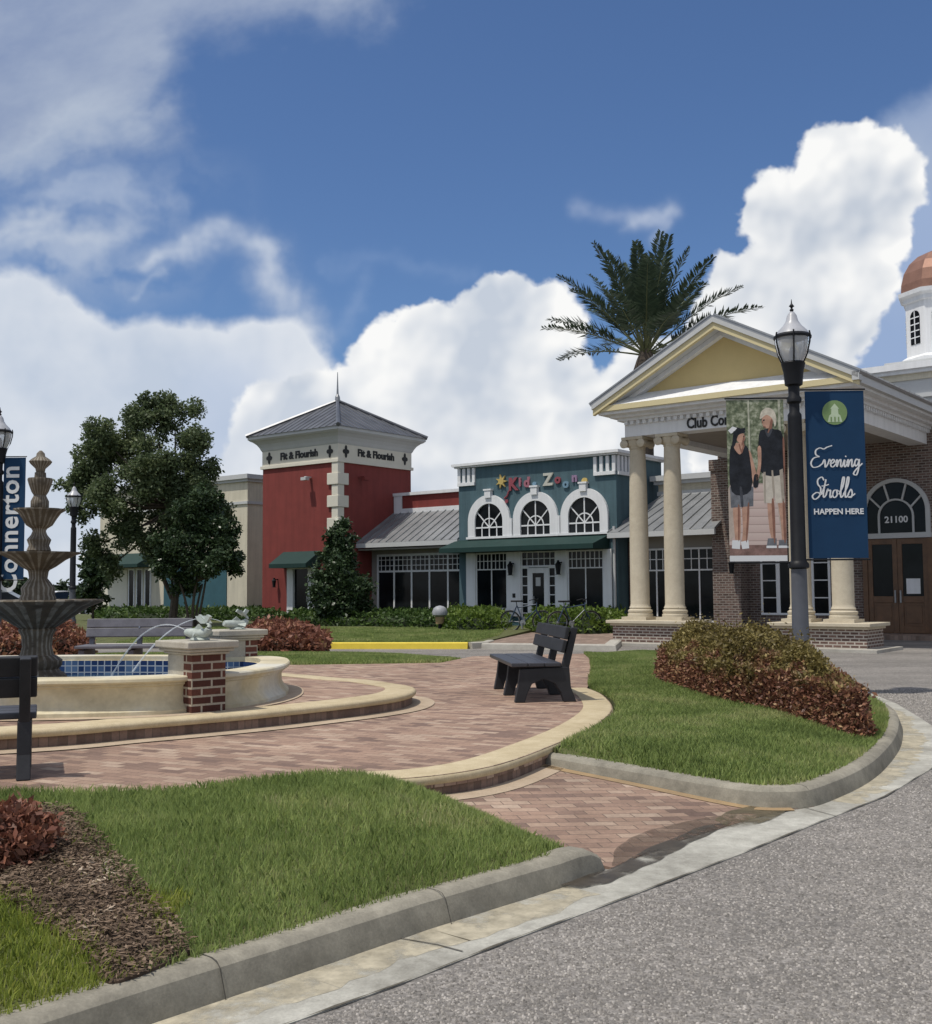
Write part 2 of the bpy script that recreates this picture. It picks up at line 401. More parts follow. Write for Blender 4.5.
# the kerb's face foot is 0.175 to the right of the path
cl = off(curbL, -.175)
cl = cl[:-1] + [cl[-1]]
e_ = (Vector(cl[-1])-Vector(cl[-2])).normalized(); cl = cl[:-1] + [tuple(Vector(cl[-1])-e_*.14), tuple(Vector(cl[-1])-e_*.02), tuple(Vector(cl[-1])+e_*.07), tuple(Vector(cl[-1])+e_*.11)]
zl = [0]*(len(cl)-4) + [0, -.012, -.05, -.11]
kerb('kerb', cl, zl)
kerb('kerb', curbR_xy, [p.z for p in curbR])
kerb('kerb', curbB, None, flip=True)
# gutter pan: a concrete band along the kerb feet, and across the brick apron mouth
footL = curbL; 
footR = off(curbR_xy, .175)
k0 = min(range(len(footR)), key=lambda i: (Vector(footR[i])-Vector(xy(800, 802, 0))).length)
inner = footL + [xy(660,846,0), xy(735,823,0)] + footR[k0:]
inner = [p for p in inner]
outer = [(-8.1, -5.2), (-4.35, -.8)] + [xy(*p, 0) for p in ((265,1033),(400,985),(503,944),(640,893),(742,854),(811,826),(885,797),(940,764))] + [(4.8, 11.2), (5.12, 12.6), (5.42, 14), (5.82, 17), (5.5, 20.4), (4.3, 22.7), (2.9, 22.85)]
poly = inner + outer[::-1]
o = terrain('gutter', poly, lambda x, y: 0*x+.003, M_gutter, 2.0); struct(o)
# dark joint line between gutter and asphalt, cracks across the gutter
o = MB()
for k, (a, b) in enumerate((((373,935),(437,946)), ((437,946),(463,953)), ((795,806),(840,818)))):
    p, q = Vector(xy(*a, 0)), Vector(xy(*b, 0)); t = (q-p).normalized(); n_ = Vector((-t.y, t.x))*.004
    o.face([(*(p-n_), .0075), (*(q-n_), .0075), (*(q+n_), .0075), (*(p+n_), .0075)])
op = [tuple(Vector(outer[i]).lerp(Vector(outer[i+1]), k/8)) for i in range(1, 9) for k in range(8)]
w = [max(0, .0035*(1+.9*math.sin(i*1.7)+.7*math.sin(i*.6))) for i in range(len(op))]
for i in range(len(op)-1):
    a, b = op[i], op[i+1]; t = (Vector(b)-Vector(a)).normalized(); n_ = Vector((t.y, -t.x))
    o.face([(a[0]-n_.x*w[i], a[1]-n_.y*w[i], .0078), (b[0]-n_.x*w[i+1], b[1]-n_.y*w[i+1], .0078), (b[0]+n_.x*w[i+1], b[1]+n_.y*w[i+1], .0078), (a[0]+n_.x*w[i], a[1]+n_.y*w[i], .0078)])
o = o.build('joint_cracks', plain('crack_dirt', (.1, .09, .072), 1, .4, 20)); struct(o)
# brick apron
ap_a, ap_b = Vector((.8, 5.85)), Vector((2.4, 8.2)); ap_n = Vector((-.826, .563))
def z_apron(x, y): return .006 + .062*np.maximum(0, (x-ap_a.x)*ap_n.x+(y-ap_a.y)*ap_n.y)
apron = [xy(612,868,.01), xy(660,846,.01), xy(735,823,.01), xy(800,803,.01)] + footR[:k0][::-1] + [(p[0], p[1]+.1) for p in pat_front[-16:3:-1]] + [(-1.1, 7.05), xy(340,790,.13), xy(430,800,.11), xy(500,820,.08), xy(562,842,.06), xy(590,860,.03)]
struct(terrain('apron', apron, z_apron, M_paver2, .4))
o = MB(); 
def strip(mb, path, d0, d1, zf):
    a, b = off(path, d0), off(path, d1)
    for i in range(len(path)-1):
        q = [a[i], a[i+1], b[i+1], b[i]]
        mb.face([(p[0], p[1], float(zf(np.array(p[0]), np.array(p[1])))) for p in q])
strip(o, pat_front[4:-24], .0, .17, lambda x, y: z_apron(x, y)+.004)
o = o.build('apron_border', M_flat); struct(o)
o = MB(); strip(o, [p for p in footR[2:k0-3]], -.01, .09, lambda x, y: z_apron(x, y)+.004)
struct(o.build('apron_edging', M_tan))
# standing water and mud where the apron meets the gutter
def blob(name, pxs, z, m, zadd=.008):
    P = [xy(*p, z) for p in pxs]; P = [(v.x, v.y) for v in catmull([(*p, 0) for p in P], 6, True)]
    P = [(p[0]+random.uniform(-.012, .012), p[1]+random.uniform(-.012, .012)) for p in P]
    return terrain(name, P, lambda x, y: np.maximum(z_apron(x, y), .004)+zadd, m, .2)
def wet_mat(name, col, rough, dens):
    m, nt, bs = mat(name); g_ = geopos(nt); n = noise(nt, 7, 6, .7, g_)
    L(nt, ramp(nt, n, [(.3, tuple(c*.6 for c in col)), (.7, tuple(c*1.4 for c in col))]), bs.inputs['Base Color'])
    bs.inputs['Roughness'].default_value = rough; bs.inputs['Specular IOR Level'].default_value = .3
    n2 = noise(nt, 3.2, 6, .7, g_); L(nt, math_(nt, 'MULTIPLY', ramp(nt, n2, [(.38, (.1,)*3), (.5, (1,)*3)]), dens), bs.inputs['Alpha']); return m
def stain(name, pxs, m, zadd):
    P = [(v.x, v.y) for v in catmull([(*xy(*p, .01), 0) for p in pxs], 14, True)]
    P = [(p[0]+.012*math.sin(i*.5)*math.sin(i*.17), p[1]+.012*math.cos(i*.41)*math.sin(i*.23)) for i, p in enumerate(P)]
    def zf(x, y):
        d = (x-ap_a.x)*ap_n.x+(y-ap_a.y)*ap_n.y
        return np.where(d > -.02, .006+.062*np.maximum(0, d), .003)+zadd
    return terrain(name, P, zf, m, .12, 0)
struct(stain('water_stain', ((560,886),(585,876),(612,870),(640,853),(676,838),(706,826),(730,823),(704,836),(668,854),(632,872),(596,885)), wet_mat('wet_mud', (.075, .063, .048), .4, .85), .004))
struct(stain('damp_stain', ((612,866),(622,846),(648,834),(690,822),(728,816),(744,822),(706,832),(668,846),(636,860)), wet_mat('damp', (.12, .088, .065), .6, .45), .0032))
struct(stain('mud_stain', ((716,820),(736,810),(766,805),(784,811),(765,821),(735,827)), wet_mat('mud', (.12, .1, .06), .7, .8), .0048))
# sandy deposit along the kerb foot in the gutter
def ragged(name, path, d0, d1, m, z, seed):
    b = MB(); n = 0; P = []
    for i in range(len(path)-1):
        for k in range(10): P.append(tuple(Vector(path[i]).lerp(Vector(path[i+1]), k/10)))
    P.append(tuple(path[-1])); P = [(p[0], p[1]) for p in P]; rr = random.Random(seed); w_ = d1
    A_, B_ = off(P, d0), []
    for i, p in enumerate(P):
        w_ = .8*w_+.2*d1+rr.uniform(-.03, .03); B_.append(w_)
    for i in range(len(P)-1):
        t = (Vector(P[i+1])-Vector(P[i])).normalized(); n_ = Vector((t.y, -t.x))
        b.face([(*A_[i], z), (*A_[i+1], z), (P[i+1][0]+n_.x*max(.03, B_[i+1]), P[i+1][1]+n_.y*max(.03, B_[i+1]), z), (P[i][0]+n_.x*max(.03, B_[i]), P[i][1]+n_.y*max(.03, B_[i]), z)])
    return struct(b.build(name, m))
M_sand = wet_mat('sandy_deposit', (.45, .405, .305), .9, .8)
ragged('sand_deposit', footL[1:-1], .0, .2, M_sand, .0042, 3)
ragged('sand_deposit', footR[k0+2:], .0, .16, M_sand, .0042, 5)
# kerb joints
M_joint = plain('joint_dirt', (.08, .073, .06), 1, .3, 20)
def kjoint(px, py, path):
    q = Vector(xy(px, py, .15)); i = min(range(1, len(path)-1), key=lambda i: (Vector(path[i])-q).length)
    a, b_ = Vector(path[i-1]), Vector(path[i+1]); t = (b_-a).normalized(); q = a+t*((q-a).dot(t))
    pr = [(o-.002 if o == 0 else o+.003, z+(.003 if z > .12 else 0)) for o, z in prof if z >= 0]
    b = MB(); b.sweep([q-t*.0025, q+t*.0025], pr, capends=False); struct(b.build('kerb_joint', M_joint))
kjoint(432, 886, cl); kjoint(215, 955, cl); kjoint(789, 781, curbR_xy); kjoint(640, 764, curbR_xy); kjoint(884, 722, curbR_xy)
# patio
struct(terrain('patio', patio, lambda x, y: 0*x+ZP, M_paver, 1.0))
b = MB(); cop = pat_front
b.sweep(cop, [(-.30, ZP-.06), (-.30, ZP+.006), (-.02, ZP+.006), (.0, ZP-.004), (.012, ZP-.02), (.012, ZP-.045), (0, ZP-.06)])
b.sweep(cop, [(-.1, ZP-.06), (-.015, ZP-.06), (-.015, -.1), (-.1, -.1)], mi=1)
struct(b.build('patio_step', [M_cream, M_riser], smooth=True, auto=50))
# ------------------------------------------------------------------ lawns
lawnL = [(-9.5, -4.8)] + [p for p in off(curbL, -.15)] + [xy(600,852,.1), xy(566,842,.08), xy(500,818,.1), xy(430,796,.13), xy(370,783,.15)] + [p for p in pat_front[4::-1]] + pat_left[::-1] + [(-12, 6)]
lawnL = [(-9.5, -4.8)] + [p for p in off(curbL[:-1], -.12)] + [xy(566,842,.1), xy(500,818,.12), xy(430,797,.14), xy(380,786,.16)] + pat_front[4::-1] + pat_left[::-1] + [(-12, 6)]
hiL = pat_front[4::-1] + pat_left[::-1]
loL = off(curbL, -.12)
apL = [xy(566,842,.1), xy(500,818,.12), xy(430,797,.14), xy(380,786,.16)]
def z_lawnL(x, y):
    x = np.asarray(x, float); y = np.asarray(y, float)
    dc = dline(x, y, loL); dp = dline(x, y, hiL); da = dline(x, y, apL)
    t = dc/(dc+dp+1e-6); z = .125 + (ZP+.05-.125)*t**.8
    z = z + .05*np.sin(np.clip(t, 0, 1)*pi)*np.clip(da/.8, 0, 1)
    k = np.clip(da/.35, 0, 1); z = z*k + (z_apron(x, y)+.015)*(1-k)
    return z + .012*np.sin(x*3.1+1)*np.sin(y*2.7)
struct(terrain('lawn_ground', lawnL, z_lawnL, M_lawnbase, .22))
patR = pat_front[6:] + pat_rest[:4]
lawnR = [p for p in off(pat_front, .045)[19:]] + pat_rest[:4] + off(curbR_xy, .04)[::-1][:-5]
loR = curbR_xy; hiR = patR
def z_lawnR(x, y):
    dc = dline(x, y, loR); dp = dline(x, y, hiR); t = dc/(dc+dp+1e-6)
    return .125 + (ZP-.005-.125)*t + .05*np.sin(np.clip(t, 0, 1)*pi) + .01*np.sin(x*3)*np.sin(y*2)
struct(terrain('lawn_ground', lawnR, z_lawnR, M_lawnbase, .3))
lawnB = [(0.02, 20.2), (-.45, 18.6)] + [pc(a) for a in range(70, 206, 8)] + [(-12.5, 6.5), (-13.9, 1.1)] + [p for p in off(curbB, -.0)][::-1]
hiB = [(-.45, 18.6)] + [pc(a) for a in range(70, 206, 8)]
def z_lawnB(x, y):
    dc = dline(x, y, curbB); dp = dline(x, y, hiB); t = dc/(dc+dp+1e-6)
    return .13 + (ZP-.005-.13)*t + .06*np.sin(np.clip(t, 0, 1)*pi)
struct(terrain('lawn_ground', lawnB, z_lawnB, M_lawnbase, .5))
# mulch bed at the front left
mul = [xy(*p, .17) for p in ((-160,842),(-40,838),(40,834),(72,838),(100,866),(140,900),(170,924),(190,943),(178,951),(120,973),(98,968),(78,950),(40,935),(0,918),(-90,906),(-200,900))]
mulch = [(v.x, v.y) for v in catmull([(*p, 0) for p in mul], 3, True)]
struct(terrain('mulch_bed', mulch, lambda x, y: z_lawnL(x, y)+.012, M_mulchbase, .15, .03))
x, y = sample(mulch, 26000); n = len(x); z = z_lawnL(x, y)+.016+RNG.uniform(0, .03, n)
V, Fc = leaf_quads(np.stack([x, y, z], 1), .032, aspect=.32, up=0.0)
V[:, 2] = np.repeat(z, 4)+(V[:, 2]-np.repeat(z, 4))*.35
V[:, 2] = np.maximum(V[:, 2], np.repeat(z_lawnL(x, y), 4)+.013)
tag(npmesh('mulch_chips', V, Fc, M_chip), 'brown shredded bark mulch in the bed beside the front kerb', 'mulch', kind='stuff')
# grass blades
def blades_in(poly, n, holes=(), near=None):
    x, y = sample(poly, n); k = np.ones(len(x), bool)
    for h, e in holes:
        d = dline(x, y, h, True); ins = inpoly(x, y, h)
        k &= ~(ins & (d > e*RNG.uniform(0, 1, len(x))))
    return x[k], y[k]
viewL = [p for p in lawnL if True]
clipL = [(-4.2, 1.6), (2, 3), (2, 8), (-4.4, 8)]
x, y = blades_in(lawnL, 620000, [(mulch, .12)])
k = (y > 2.6) & (np.abs(x) < y*.5+.25); x, y = x[k], y[k]
edge = dline(x, y, loL); tail = (dline(x, y, mul[11:], False) < .9) & (x < xy(100, 970, .15)[0]+.15) & (y < 4.75)
h = np.where(edge < .06, .045, .06)
k2 = ~tail
tag(grass_blades('grass', x[k2], y[k2], z_lawnL(x[k2], y[k2]), h[k2], .005, M_grass), 'green grass of the front lawn between kerb and patio', 'grass', kind='stuff')
tag(grass_blades('grass', x[tail], y[tail], z_lawnL(x[tail], y[tail]), h[tail], .0058, M_grass3), 'yellowish tuft of grass in the lower left corner beside the mulch', 'grass', kind='stuff')
lx, ly = sample(mulch, 700); kk = RNG.uniform(0, 1, 700) < .5
tag(grass_blades('dry_grass', lx[kk], ly[kk], z_lawnL(lx[kk], ly[kk])+.01, np.full(kk.sum(), .05), .006, M_grass3, 1.2), 'sparse dry grass straggling through the bark mulch', 'grass', kind='stuff')
x, y = blades_in(lawnR, 230000)
tag(grass_blades('grass', x, y, z_lawnR(x, y), np.full(len(x), .065), .010, M_grass2), 'green grass of the right-hand lawn behind the black bench', 'grass', kind='stuff')
x, y = blades_in(lawnB, 240000); k = (np.abs(x) < y*.5+.5); x, y = x[k], y[k]
tag(grass_blades('grass', x, y, z_lawnB(x, y), np.full(len(x), .07), .014, M_grass2), 'green grass of the lawn strip behind the fountain', 'grass', kind='stuff')
# ------------------------------------------------------------------ far plots beyond the road
plotA = [(-60, 28.6), (-12, 28.3), (-3.6, 27.9), (.03, 27.45), (0.4, 27.75), (.55, 28.6), (2.5, 36.0), (-6, 46), (-25, 62), (-80, 70)]
o = terrain('far_lawn_ground', plotA, lambda x, y: .13+np.clip((y-28)*.012, 0, .15), M_lawnbase, 3); struct(o)
x, y = sample([(-9, 28.2), (-3.6, 28), (-.35, 27.6), (.1, 28), (.9, 31), (1.2, 34.5), (-9, 37)], 90000)
tag(grass_blades('grass', x, y, .13+np.clip((y-28)*.012, 0, .15), np.full(len(x), .08), .022, M_grass2), 'green grass of the far lawn behind the yellow kerb', 'grass', kind='stuff')
b = MB(); b.sweep([(-6.2, 28.06), (-3.6, 27.9), (.03, 27.45)], [(0, -.1), (0, .16), (.12, .16), (.15, .14), (.17, 0), (.17, -.1)])
struct(b.build('yellow_kerb', M_yellow))
b = MB(); b.sweep([(-60, 28.6), (-12, 28.36), (-6.2, 28.06)], [(0, -.1), (0, .16), (.12, .16), (.15, .14), (.17, 0), (.17, -.1)])
b.sweep([(.03, 27.45), (.4, 27.75), (.55, 28.6)], [(0, -.1), (0, .16), (.12, .16), (.15, .14), (.17, 0), (.17, -.1)])
struct(b.build('kerb', M_pale))
walk = [(.6, 28.5), (.45, 27.5), (3.3, 26.4), (3.75, 28.8), (6, 33), (10, 37), (6, 41), (-2, 41), (2.4, 36)]
struct(terrain('pavement', walk, lambda x, y: 0*x+.125, M_walk, 3))
b = MB(); b.sweep([(0.45, 27.45), (3.3, 26.4), (3.75, 28.7)], [(-.02, -.1), (-.02, .14), (.22, .14), (.26, .12), (.28, 0), (.28, -.1)])
struct(b.build('kerb', M_pale))

# loose aggregate standing proud of the asphalt in the near lane
x = RNG.uniform(-3, 9, 420000); y = 3.0+13*RNG.uniform(0, 1, 420000)**1.7
lane = [(outer[i][0], outer[i][1]) for i in range(1, 16)] + [(9, 22), (12, 16), (9, 3), (-3, .5)]
k = inpoly(x, y, lane) & (np.abs(x) < y*.5+.3) & (dline(x, y, outer[1:16]) > .03); x, y = x[k], y[k]; n = len(x)
a = RNG.uniform(0, 2*pi, n); r = RNG.uniform(.0045, .0085, n)*(1+.035*np.maximum(0, y-5)); hz = r*RNG.uniform(.5, 1.0, n)
vs_ = [np.stack([x+r*np.cos(a+q)*f_, y+r*np.sin(a+q)*f_, 0*x-.002], 1) for q, f_ in ((0, 1.1), (pi/2, .9), (pi, 1.1), (3*pi/2, .9))]
tp = [np.stack([x+r*.55*np.cos(a+q), y+r*.55*np.sin(a+q), hz-.002], 1) for q in (0, pi/2, pi, 3*pi/2)]
V = np.stack(vs_+tp, 1).reshape(-1, 3); b8 = np.arange(n)[:, None, None]*8
Fq = np.array([[4, 5, 6, 7], [0, 1, 5, 4], [1, 2, 6, 5], [2, 3, 7, 6], [3, 0, 4, 7]])[None]+b8
M_agg = leafmat('aggregate', [(0, (.12, .113, .105)), (.4, (.2, .187, .173)), (.75, (.3, .28, .257)), (1, (.47, .44, .41))], trans=0, rough=.85, wob=.15, wscale=6)
tag(npmesh('gravel', V, Fq.reshape(-1, 4), M_agg), 'pale stone aggregate speckling the grey asphalt of the near road', 'gravel', kind='stuff')
# ------------------------------------------------------------------ fountain
FC = Vector((-4.43, 11.4))
def mirror(P): return [(2*FC.x-p[0], 2*FC.y-p[1]) for p in P]
half = [xy(*p, ZT) for p in ((20,731),(140,722),(250,713),(329,705),(373,700),(402,695.5),(415,691),(414,687),(398,684),(370,680),(340,678),(300,674.5),(240,671.8))]
ter = half + mirror(half)
ter = [(v.x, v.y) for v in catmull([(*p, 0) for p in ter], 6, True)]
if sum(a[0]*b[1]-b[0]*a[1] for a, b in zip(ter, ter[1:]+ter[:1])) < 0: ter = ter[::-1]
b = MB()
b.sweep(ter, [(-.34, ZT-.055), (-.34, ZT+.006), (-.04, ZT+.006), (-.012, ZT-.004), (0, ZT-.022), (-.004, ZT-.045), (-.02, ZT-.06)], closed=True)
b.sweep(ter, [(-.045, ZT-.055), (-.045, ZP-.02)], closed=True, mi=1)
struct(b.build('terrace_step', [M_cream, M_riser], smooth=True, auto=50))
struct(terrain('terrace', off(ter+[ter[0]], -.2)[:-1], lambda x, y: 0*x+ZT, M_paver, 1.0))
b = MB(); b.sweep(ter, [(-.06, ZP+.008), (.2, ZP+.008)], closed=True); struct(b.build('terrace_border', M_flat))
fount = thing('fountain', 'large tiered stone fountain in a lobed cream pool with blue tiles', 'fountain', (FC.x, FC.y, ZT))
ROTI = Matrix.Translation((-FC.x, -FC.y, -ZT))
def loc(P): return [(p[0]-FC.x, p[1]-FC.y) for p in P]
lobeR = [(-2.42, 10.12), (-2.18, 10.25), (-1.93, 10.85), (-1.88, 11.6), (-2.05, 12.45), (-2.4, 12.85), (-2.72, 12.85)]
lobeN = [(-6.12, 9.95), (-5.6, 9.72), (-4.6, 9.55), (-3.5, 9.58), (-2.75, 9.75), (-2.42, 10.02)]
lobeR = [(v.x, v.y) for v in catmull([(*p, 0) for p in lobeR], 5)]
lobeN = [(v.x, v.y) for v in catmull([(*p, 0) for p in lobeN], 5)]
pool = lobeN + lobeR + mirror(lobeN) + mirror(lobeR)
H = .335                                            # coping height above the terrace
def stain_mat():
    m, nt, bs = mat('pool_stone'); gp = geopos(nt)
    s = nt.nodes.new('ShaderNodeSeparateXYZ'); L(nt, gp, s.inputs[0])
    n = noise(nt, 1.6, 6, .6, gp); n2 = noise(nt, 14, 5, .6, gp)
    col = ramp(nt, n, [(.35, (.46, .4, .27)), (.55, (.62, .55, .38)), (.7, (.66, .62, .5))])
    lime = math_(nt, 'MULTIPLY', ramp(nt, noise(nt, .9, 3, .5, gp), [(.5, (0,)*3), (.6, (1,)*3)]), .55)
    col = mixc(nt, lime, col, (.62, .63, .6))
    col = mixc(nt, 1, col, ramp(nt, n2, [(.25, (.82,)*3), (.75, (1.08,)*3)]), 'MULTIPLY')
    L(nt, col, bs.inputs['Base Color']); bs.inputs['Roughness'].default_value = .75; return m
M_pool = stain_mat()
b = MB()
pf = [(-.30, H), (0, H), (.012, H-.012), (.015, H-.035), (0, H-.05), (-.035, H-.055), (-.035, H-.075), (-.06, H-.085), (-.075, H-.13), (-.075, H-.2), (-.055, .09), (-.02, .05), (.0, .04), (.0, 0)]
b.sweep(loc(pool), pf, closed=True)
b.sweep(loc(pool), [(-.30, H), (-.30, H-.05), (-.315, H-.052)], closed=True)
pw = b.build('pool_wall', M_pool, fount, smooth=True, auto=35)
b = MB(); b.sweep(loc(pool), [(-.0, .008), (.16, .008)], closed=True); b.build('base_band', M_flat, fount)
def tile_mat():
    m, nt, bs = mat('blue_tile'); v = wallvec(nt)
    br = N(nt, 'ShaderNodeTexBrick'); L(nt, v, br.inputs['Vector']); br.offset = 0
    for k_, q in (('Scale', 1), ('Brick Width', .075), ('Row Height', .075), ('Mortar Size', .006), ('Bias', 0)): br.inputs[k_].default_value = q
    br.inputs['Color1'].default_value = (0, 0, 0, 1); br.inputs['Color2'].default_value = (1, 1, 1, 1)
    col = ramp(nt, br.outputs['Color'], [(0, (.014, .035, .11)), (.5, (.028, .065, .17)), (1, (.12, .2, .33))])
    col = mixc(nt, br.outputs['Fac'], col, (.4, .45, .5)); L(nt, col, bs.inputs['Base Color']); bs.inputs['Roughness'].default_value = .2; return m
b = MB(); b.sweep(loc(pool), [(-.32, H-.05), (-.32, .0)], closed=True); b.build('tile_band', tile_mat(), fount)
m, nt, bs = mat('pool_water'); bs.inputs['Base Color'].default_value = (.03, .07, .12, 1); bs.inputs['Roughness'].default_value = .08
bump(nt, bs, noise(nt, 9, 3, .6), .5, .03)
o = terrain('water', [(p[0], p[1]) for p in off(loc(pool)+[loc(pool)[0]], -.33)[:-1]], lambda x, y: 0*x+H-.21, m, .5); o.parent = fount
# the tiered centre piece: one lathed part per tier, scalloped rims
def stone_mat():
    m, nt, bs = mat('fountain_stone'); o_ = nt.nodes.new('ShaderNodeTexCoord').outputs['Object']
    s = nt.nodes.new('ShaderNodeSeparateXYZ'); L(nt, o_, s.inputs[0])
    a = math_(nt, 'ARCTAN2', s.outputs[1], s.outputs[0])
    fl = math_(nt, 'SINE', math_(nt, 'MULTIPLY', a, 20))
    n = noise(nt, 5, 6, .65); n2 = noise(nt, 30, 4, .6)
    col = ramp(nt, n, [(.3, (.055, .041, .027)), (.5, (.098, .076, .05)), (.72, (.155, .126, .088))])
    lime = math_(nt, 'MULTIPLY', ramp(nt, math_(nt, 'ADD', fl, n2), [(.75, (0,)*3), (1.0, (1,)*3)]), ramp(nt, n, [(.38, (0,)*3), (.58, (.8,)*3)]))
    col = mixc(nt, lime, col, (.3, .275, .23)); L(nt, col, bs.inputs['Base Color']); bs.inputs['Roughness'].default_value = .7
    bump(nt, bs, math_(nt, 'ADD', n, n2), .4, .01); return m
M_fs = stone_mat()
def scal(k, a): return lambda t, r, z: 1 + (a*abs(math.cos(k*t/2)) - a*.5)*min(1, max(0, (r-.12)*5))
Z0 = ZT
def tier(name, prof, k=0, a=0): 
    MB().lathe([(r, z-Z0) for r, z in prof], 64, mod=scal(k, a) if k else None).build(name, M_fs, fount, smooth=True, auto=50)
tier('plinth', [(.30, .45), (.30, .62), (.27, .66), (.24, .67), (.22, .7), (.25, .74), (.25, .79), (.2, .83), (.18, .84)])
tier('pedestal', [(.17, .83), (.145, .93), (.155, 1.04), (.19, 1.1), (.17, 1.12)])
tier('lower_bowl', [(.15, 1.1), (.24, 1.16), (.37, 1.25), (.5, 1.335), (.6, 1.375), (.63, 1.395), (.625, 1.41), (.55, 1.40), (.3, 1.36), (.05, 1.35)], 16, .07)
tier('lower_stem', [(.17, 1.36), (.18, 1.43), (.16, 1.47), (.17, 1.53), (.13, 1.58), (.09, 1.63), (.1, 1.7), (.12, 1.73)])
tier('middle_bowl', [(.1, 1.71), (.17, 1.75), (.26, 1.82), (.35, 1.87), (.40, 1.885), (.405, 1.9), (.35, 1.895), (.1, 1.87), (.03, 1.87)], 14, .07)
tier('middle_stem', [(.09, 1.88), (.12, 1.92), (.1, 1.97), (.12, 2.03), (.08, 2.08), (.065, 2.12), (.08, 2.15)])
tier('upper_bowl', [(.07, 2.14), (.13, 2.18), (.17, 2.25), (.21, 2.31), (.25, 2.335), (.25, 2.35), (.2, 2.345), (.04, 2.32)], 12, .08)
tier('upper_stem', [(.06, 2.33), (.09, 2.37), (.09, 2.43), (.065, 2.48), (.06, 2.5)])
tier('top_bowl', [(.06, 2.49), (.085, 2.53), (.11, 2.6), (.125, 2.65), (.12, 2.67), (.06, 2.66), (.055, 2.73)])
tier('finial', [(.04, 2.72), (.05, 2.77), (.1, 2.82), (.115, 2.845), (.09, 2.87), (.045, 2.9), (.04, 2.93), (.012, 2.96)], 8, .1)
# brick pillars with cream caps at the cusps of the pool
M_pbrick = bricks('pillar_brick', (.075, .028, .022), (.15, .058, .042), (.42, .37, .3), .2, .075, .011, 'wall', var=.3)
M_capst = concrete_mat('pale_cap_stone', (.55, .52, .45), (.36, .33, .27))
pil = [(-2.44, 10.1), (-2.66, 12.82)]; pil = pil + mirror(pil)
for i, p in enumerate(pil):
    d = Vector(p)-FC; a = math.atan2(d.y, d.x)+(R(-14) if i % 2 == 0 else 0); q = thing('fountain_pillar', ('square brick fountain pillar nearest the camera with a cream cap under a fish',
        'far brick fountain pillar on the back right of the pool under a fish', 'far brick fountain pillar on the hidden back left of the pool', 'near brick fountain pillar hidden behind the black bench end')[i], 'pillar', (p[0], p[1], ZT), a, 'pillars round the fountain pool')
    MB().box(.02, .17, -.17, .17, 0, .52).build('brick_shaft', M_pbrick, q)
    b = MB().box(-.28, .0185, -.165, .165, 0, .52); b.build('plaster_side', M_capst, q)
    b = MB().box(-.31, .20, -.2, .2, .52, .545).box(-.34, .23, -.23, .23, .545, .575).box(-.36, .26, -.26, .26, .575, .64); b.build('cap', M_capst, q, bevel=.012)
# fish on the pillars spouting water
M_verd = plain('verdigris', (.4, .44, .41), .6, .3, 8, metal=.2)
def fish(p, a, label):
    t = thing('fish_statue', label, 'statue', (p[0], p[1], ZT+.64), a, 'spouting fish on the fountain pillars'); t.scale = (.72, .72, .62)
    # body curled: head low facing the pool centre (-x), tail curled up
    path = catmull([(-.24, 0, .12), (-.12, 0, .10), (.02, 0, .09), (.13, 0, .13), (.17, 0, .22), (.1, 0, .27)], 4)
    n = len(path); rad = [.028+.058*math.sin(pi*min(1, (i/n)*1.25+.08))**.8*(1-.3*i/n) if i/n < .72 else .05*(1-i/n)+.012 for i in range(n)]
    MB().tube(path, rad, 12).build('body', M_verd, t, smooth=True)
    b = MB()
    for s in (-1, 1): b.xz([(.12, .25), (.02, .36), (.05, .3)], s*.01, s*.1)
    b.xz([(.1, .26), (-.03, .33), (.0, .38), (.1, .31), (.14, .38), (.2, .35), (.14, .26)], -.02, .02); b.build('tail_fin', M_verd, t)
    b = MB()
    for s in (-1, 1): b.face([(-.06, s*.06, .1), (.05, s*.17, .05), (.08, s*.15, .12)]); b.face([(-.06, s*.06, .105), (.05, s*.17, .055), (.08, s*.15, .125)])
    b.xz([(-.12, .15), (-.02, .24), (.06, .17)], -.008, .008); b.build('fin', M_verd, t)
    MB().lathe([(.12, -.0), (.13, .015), (.1, .04), (.05, .05)], 16).build('base', M_verd, t, smooth=True)
m, nt, bs = mat('water_jet'); bs.inputs['Base Color'].default_value = (.8, .85, .88, 1); bs.inputs['Roughness'].default_value = .15; bs.inputs['Alpha'].default_value = .4
M_jet = m
for i, p in enumerate(pil):
    d = Vector(p)-FC; a = math.atan2(d.y, d.x)
    fish(p, a, ('verdigris fish statue on the nearest brick pillar spouting water', 'verdigris fish statue on the far right pillar of the pool', 'verdigris fish statue on the hidden far left pillar', 'verdigris fish statue on the pillar hidden by the near bench')[i])
    u_ = -d.normalized(); b = MB(); P = []
    s0 = Vector(p)+u_*.2
    for k in range(17):
        t = k/16; P.append((s0.x+u_.x*1.05*t, s0.y+u_.y*1.05*t, ZT+.735+.40*t-.92*t*t))
    o = b.tube(P, [.004+.006*(k/16)*(1+.5*math.sin(k*2.1)) for k in range(17)], 6).build('water_jet', M_jet, None, smooth=True)
    tag(o, ('arc of water spouting from the nearest fish into the pool', 'arc of water from the far right fish into the pool', 'arc of water from the hidden far left fish', 'arc of water from the fish behind the near bench')[i], 'water jet', 'water arcs falling into the pool')
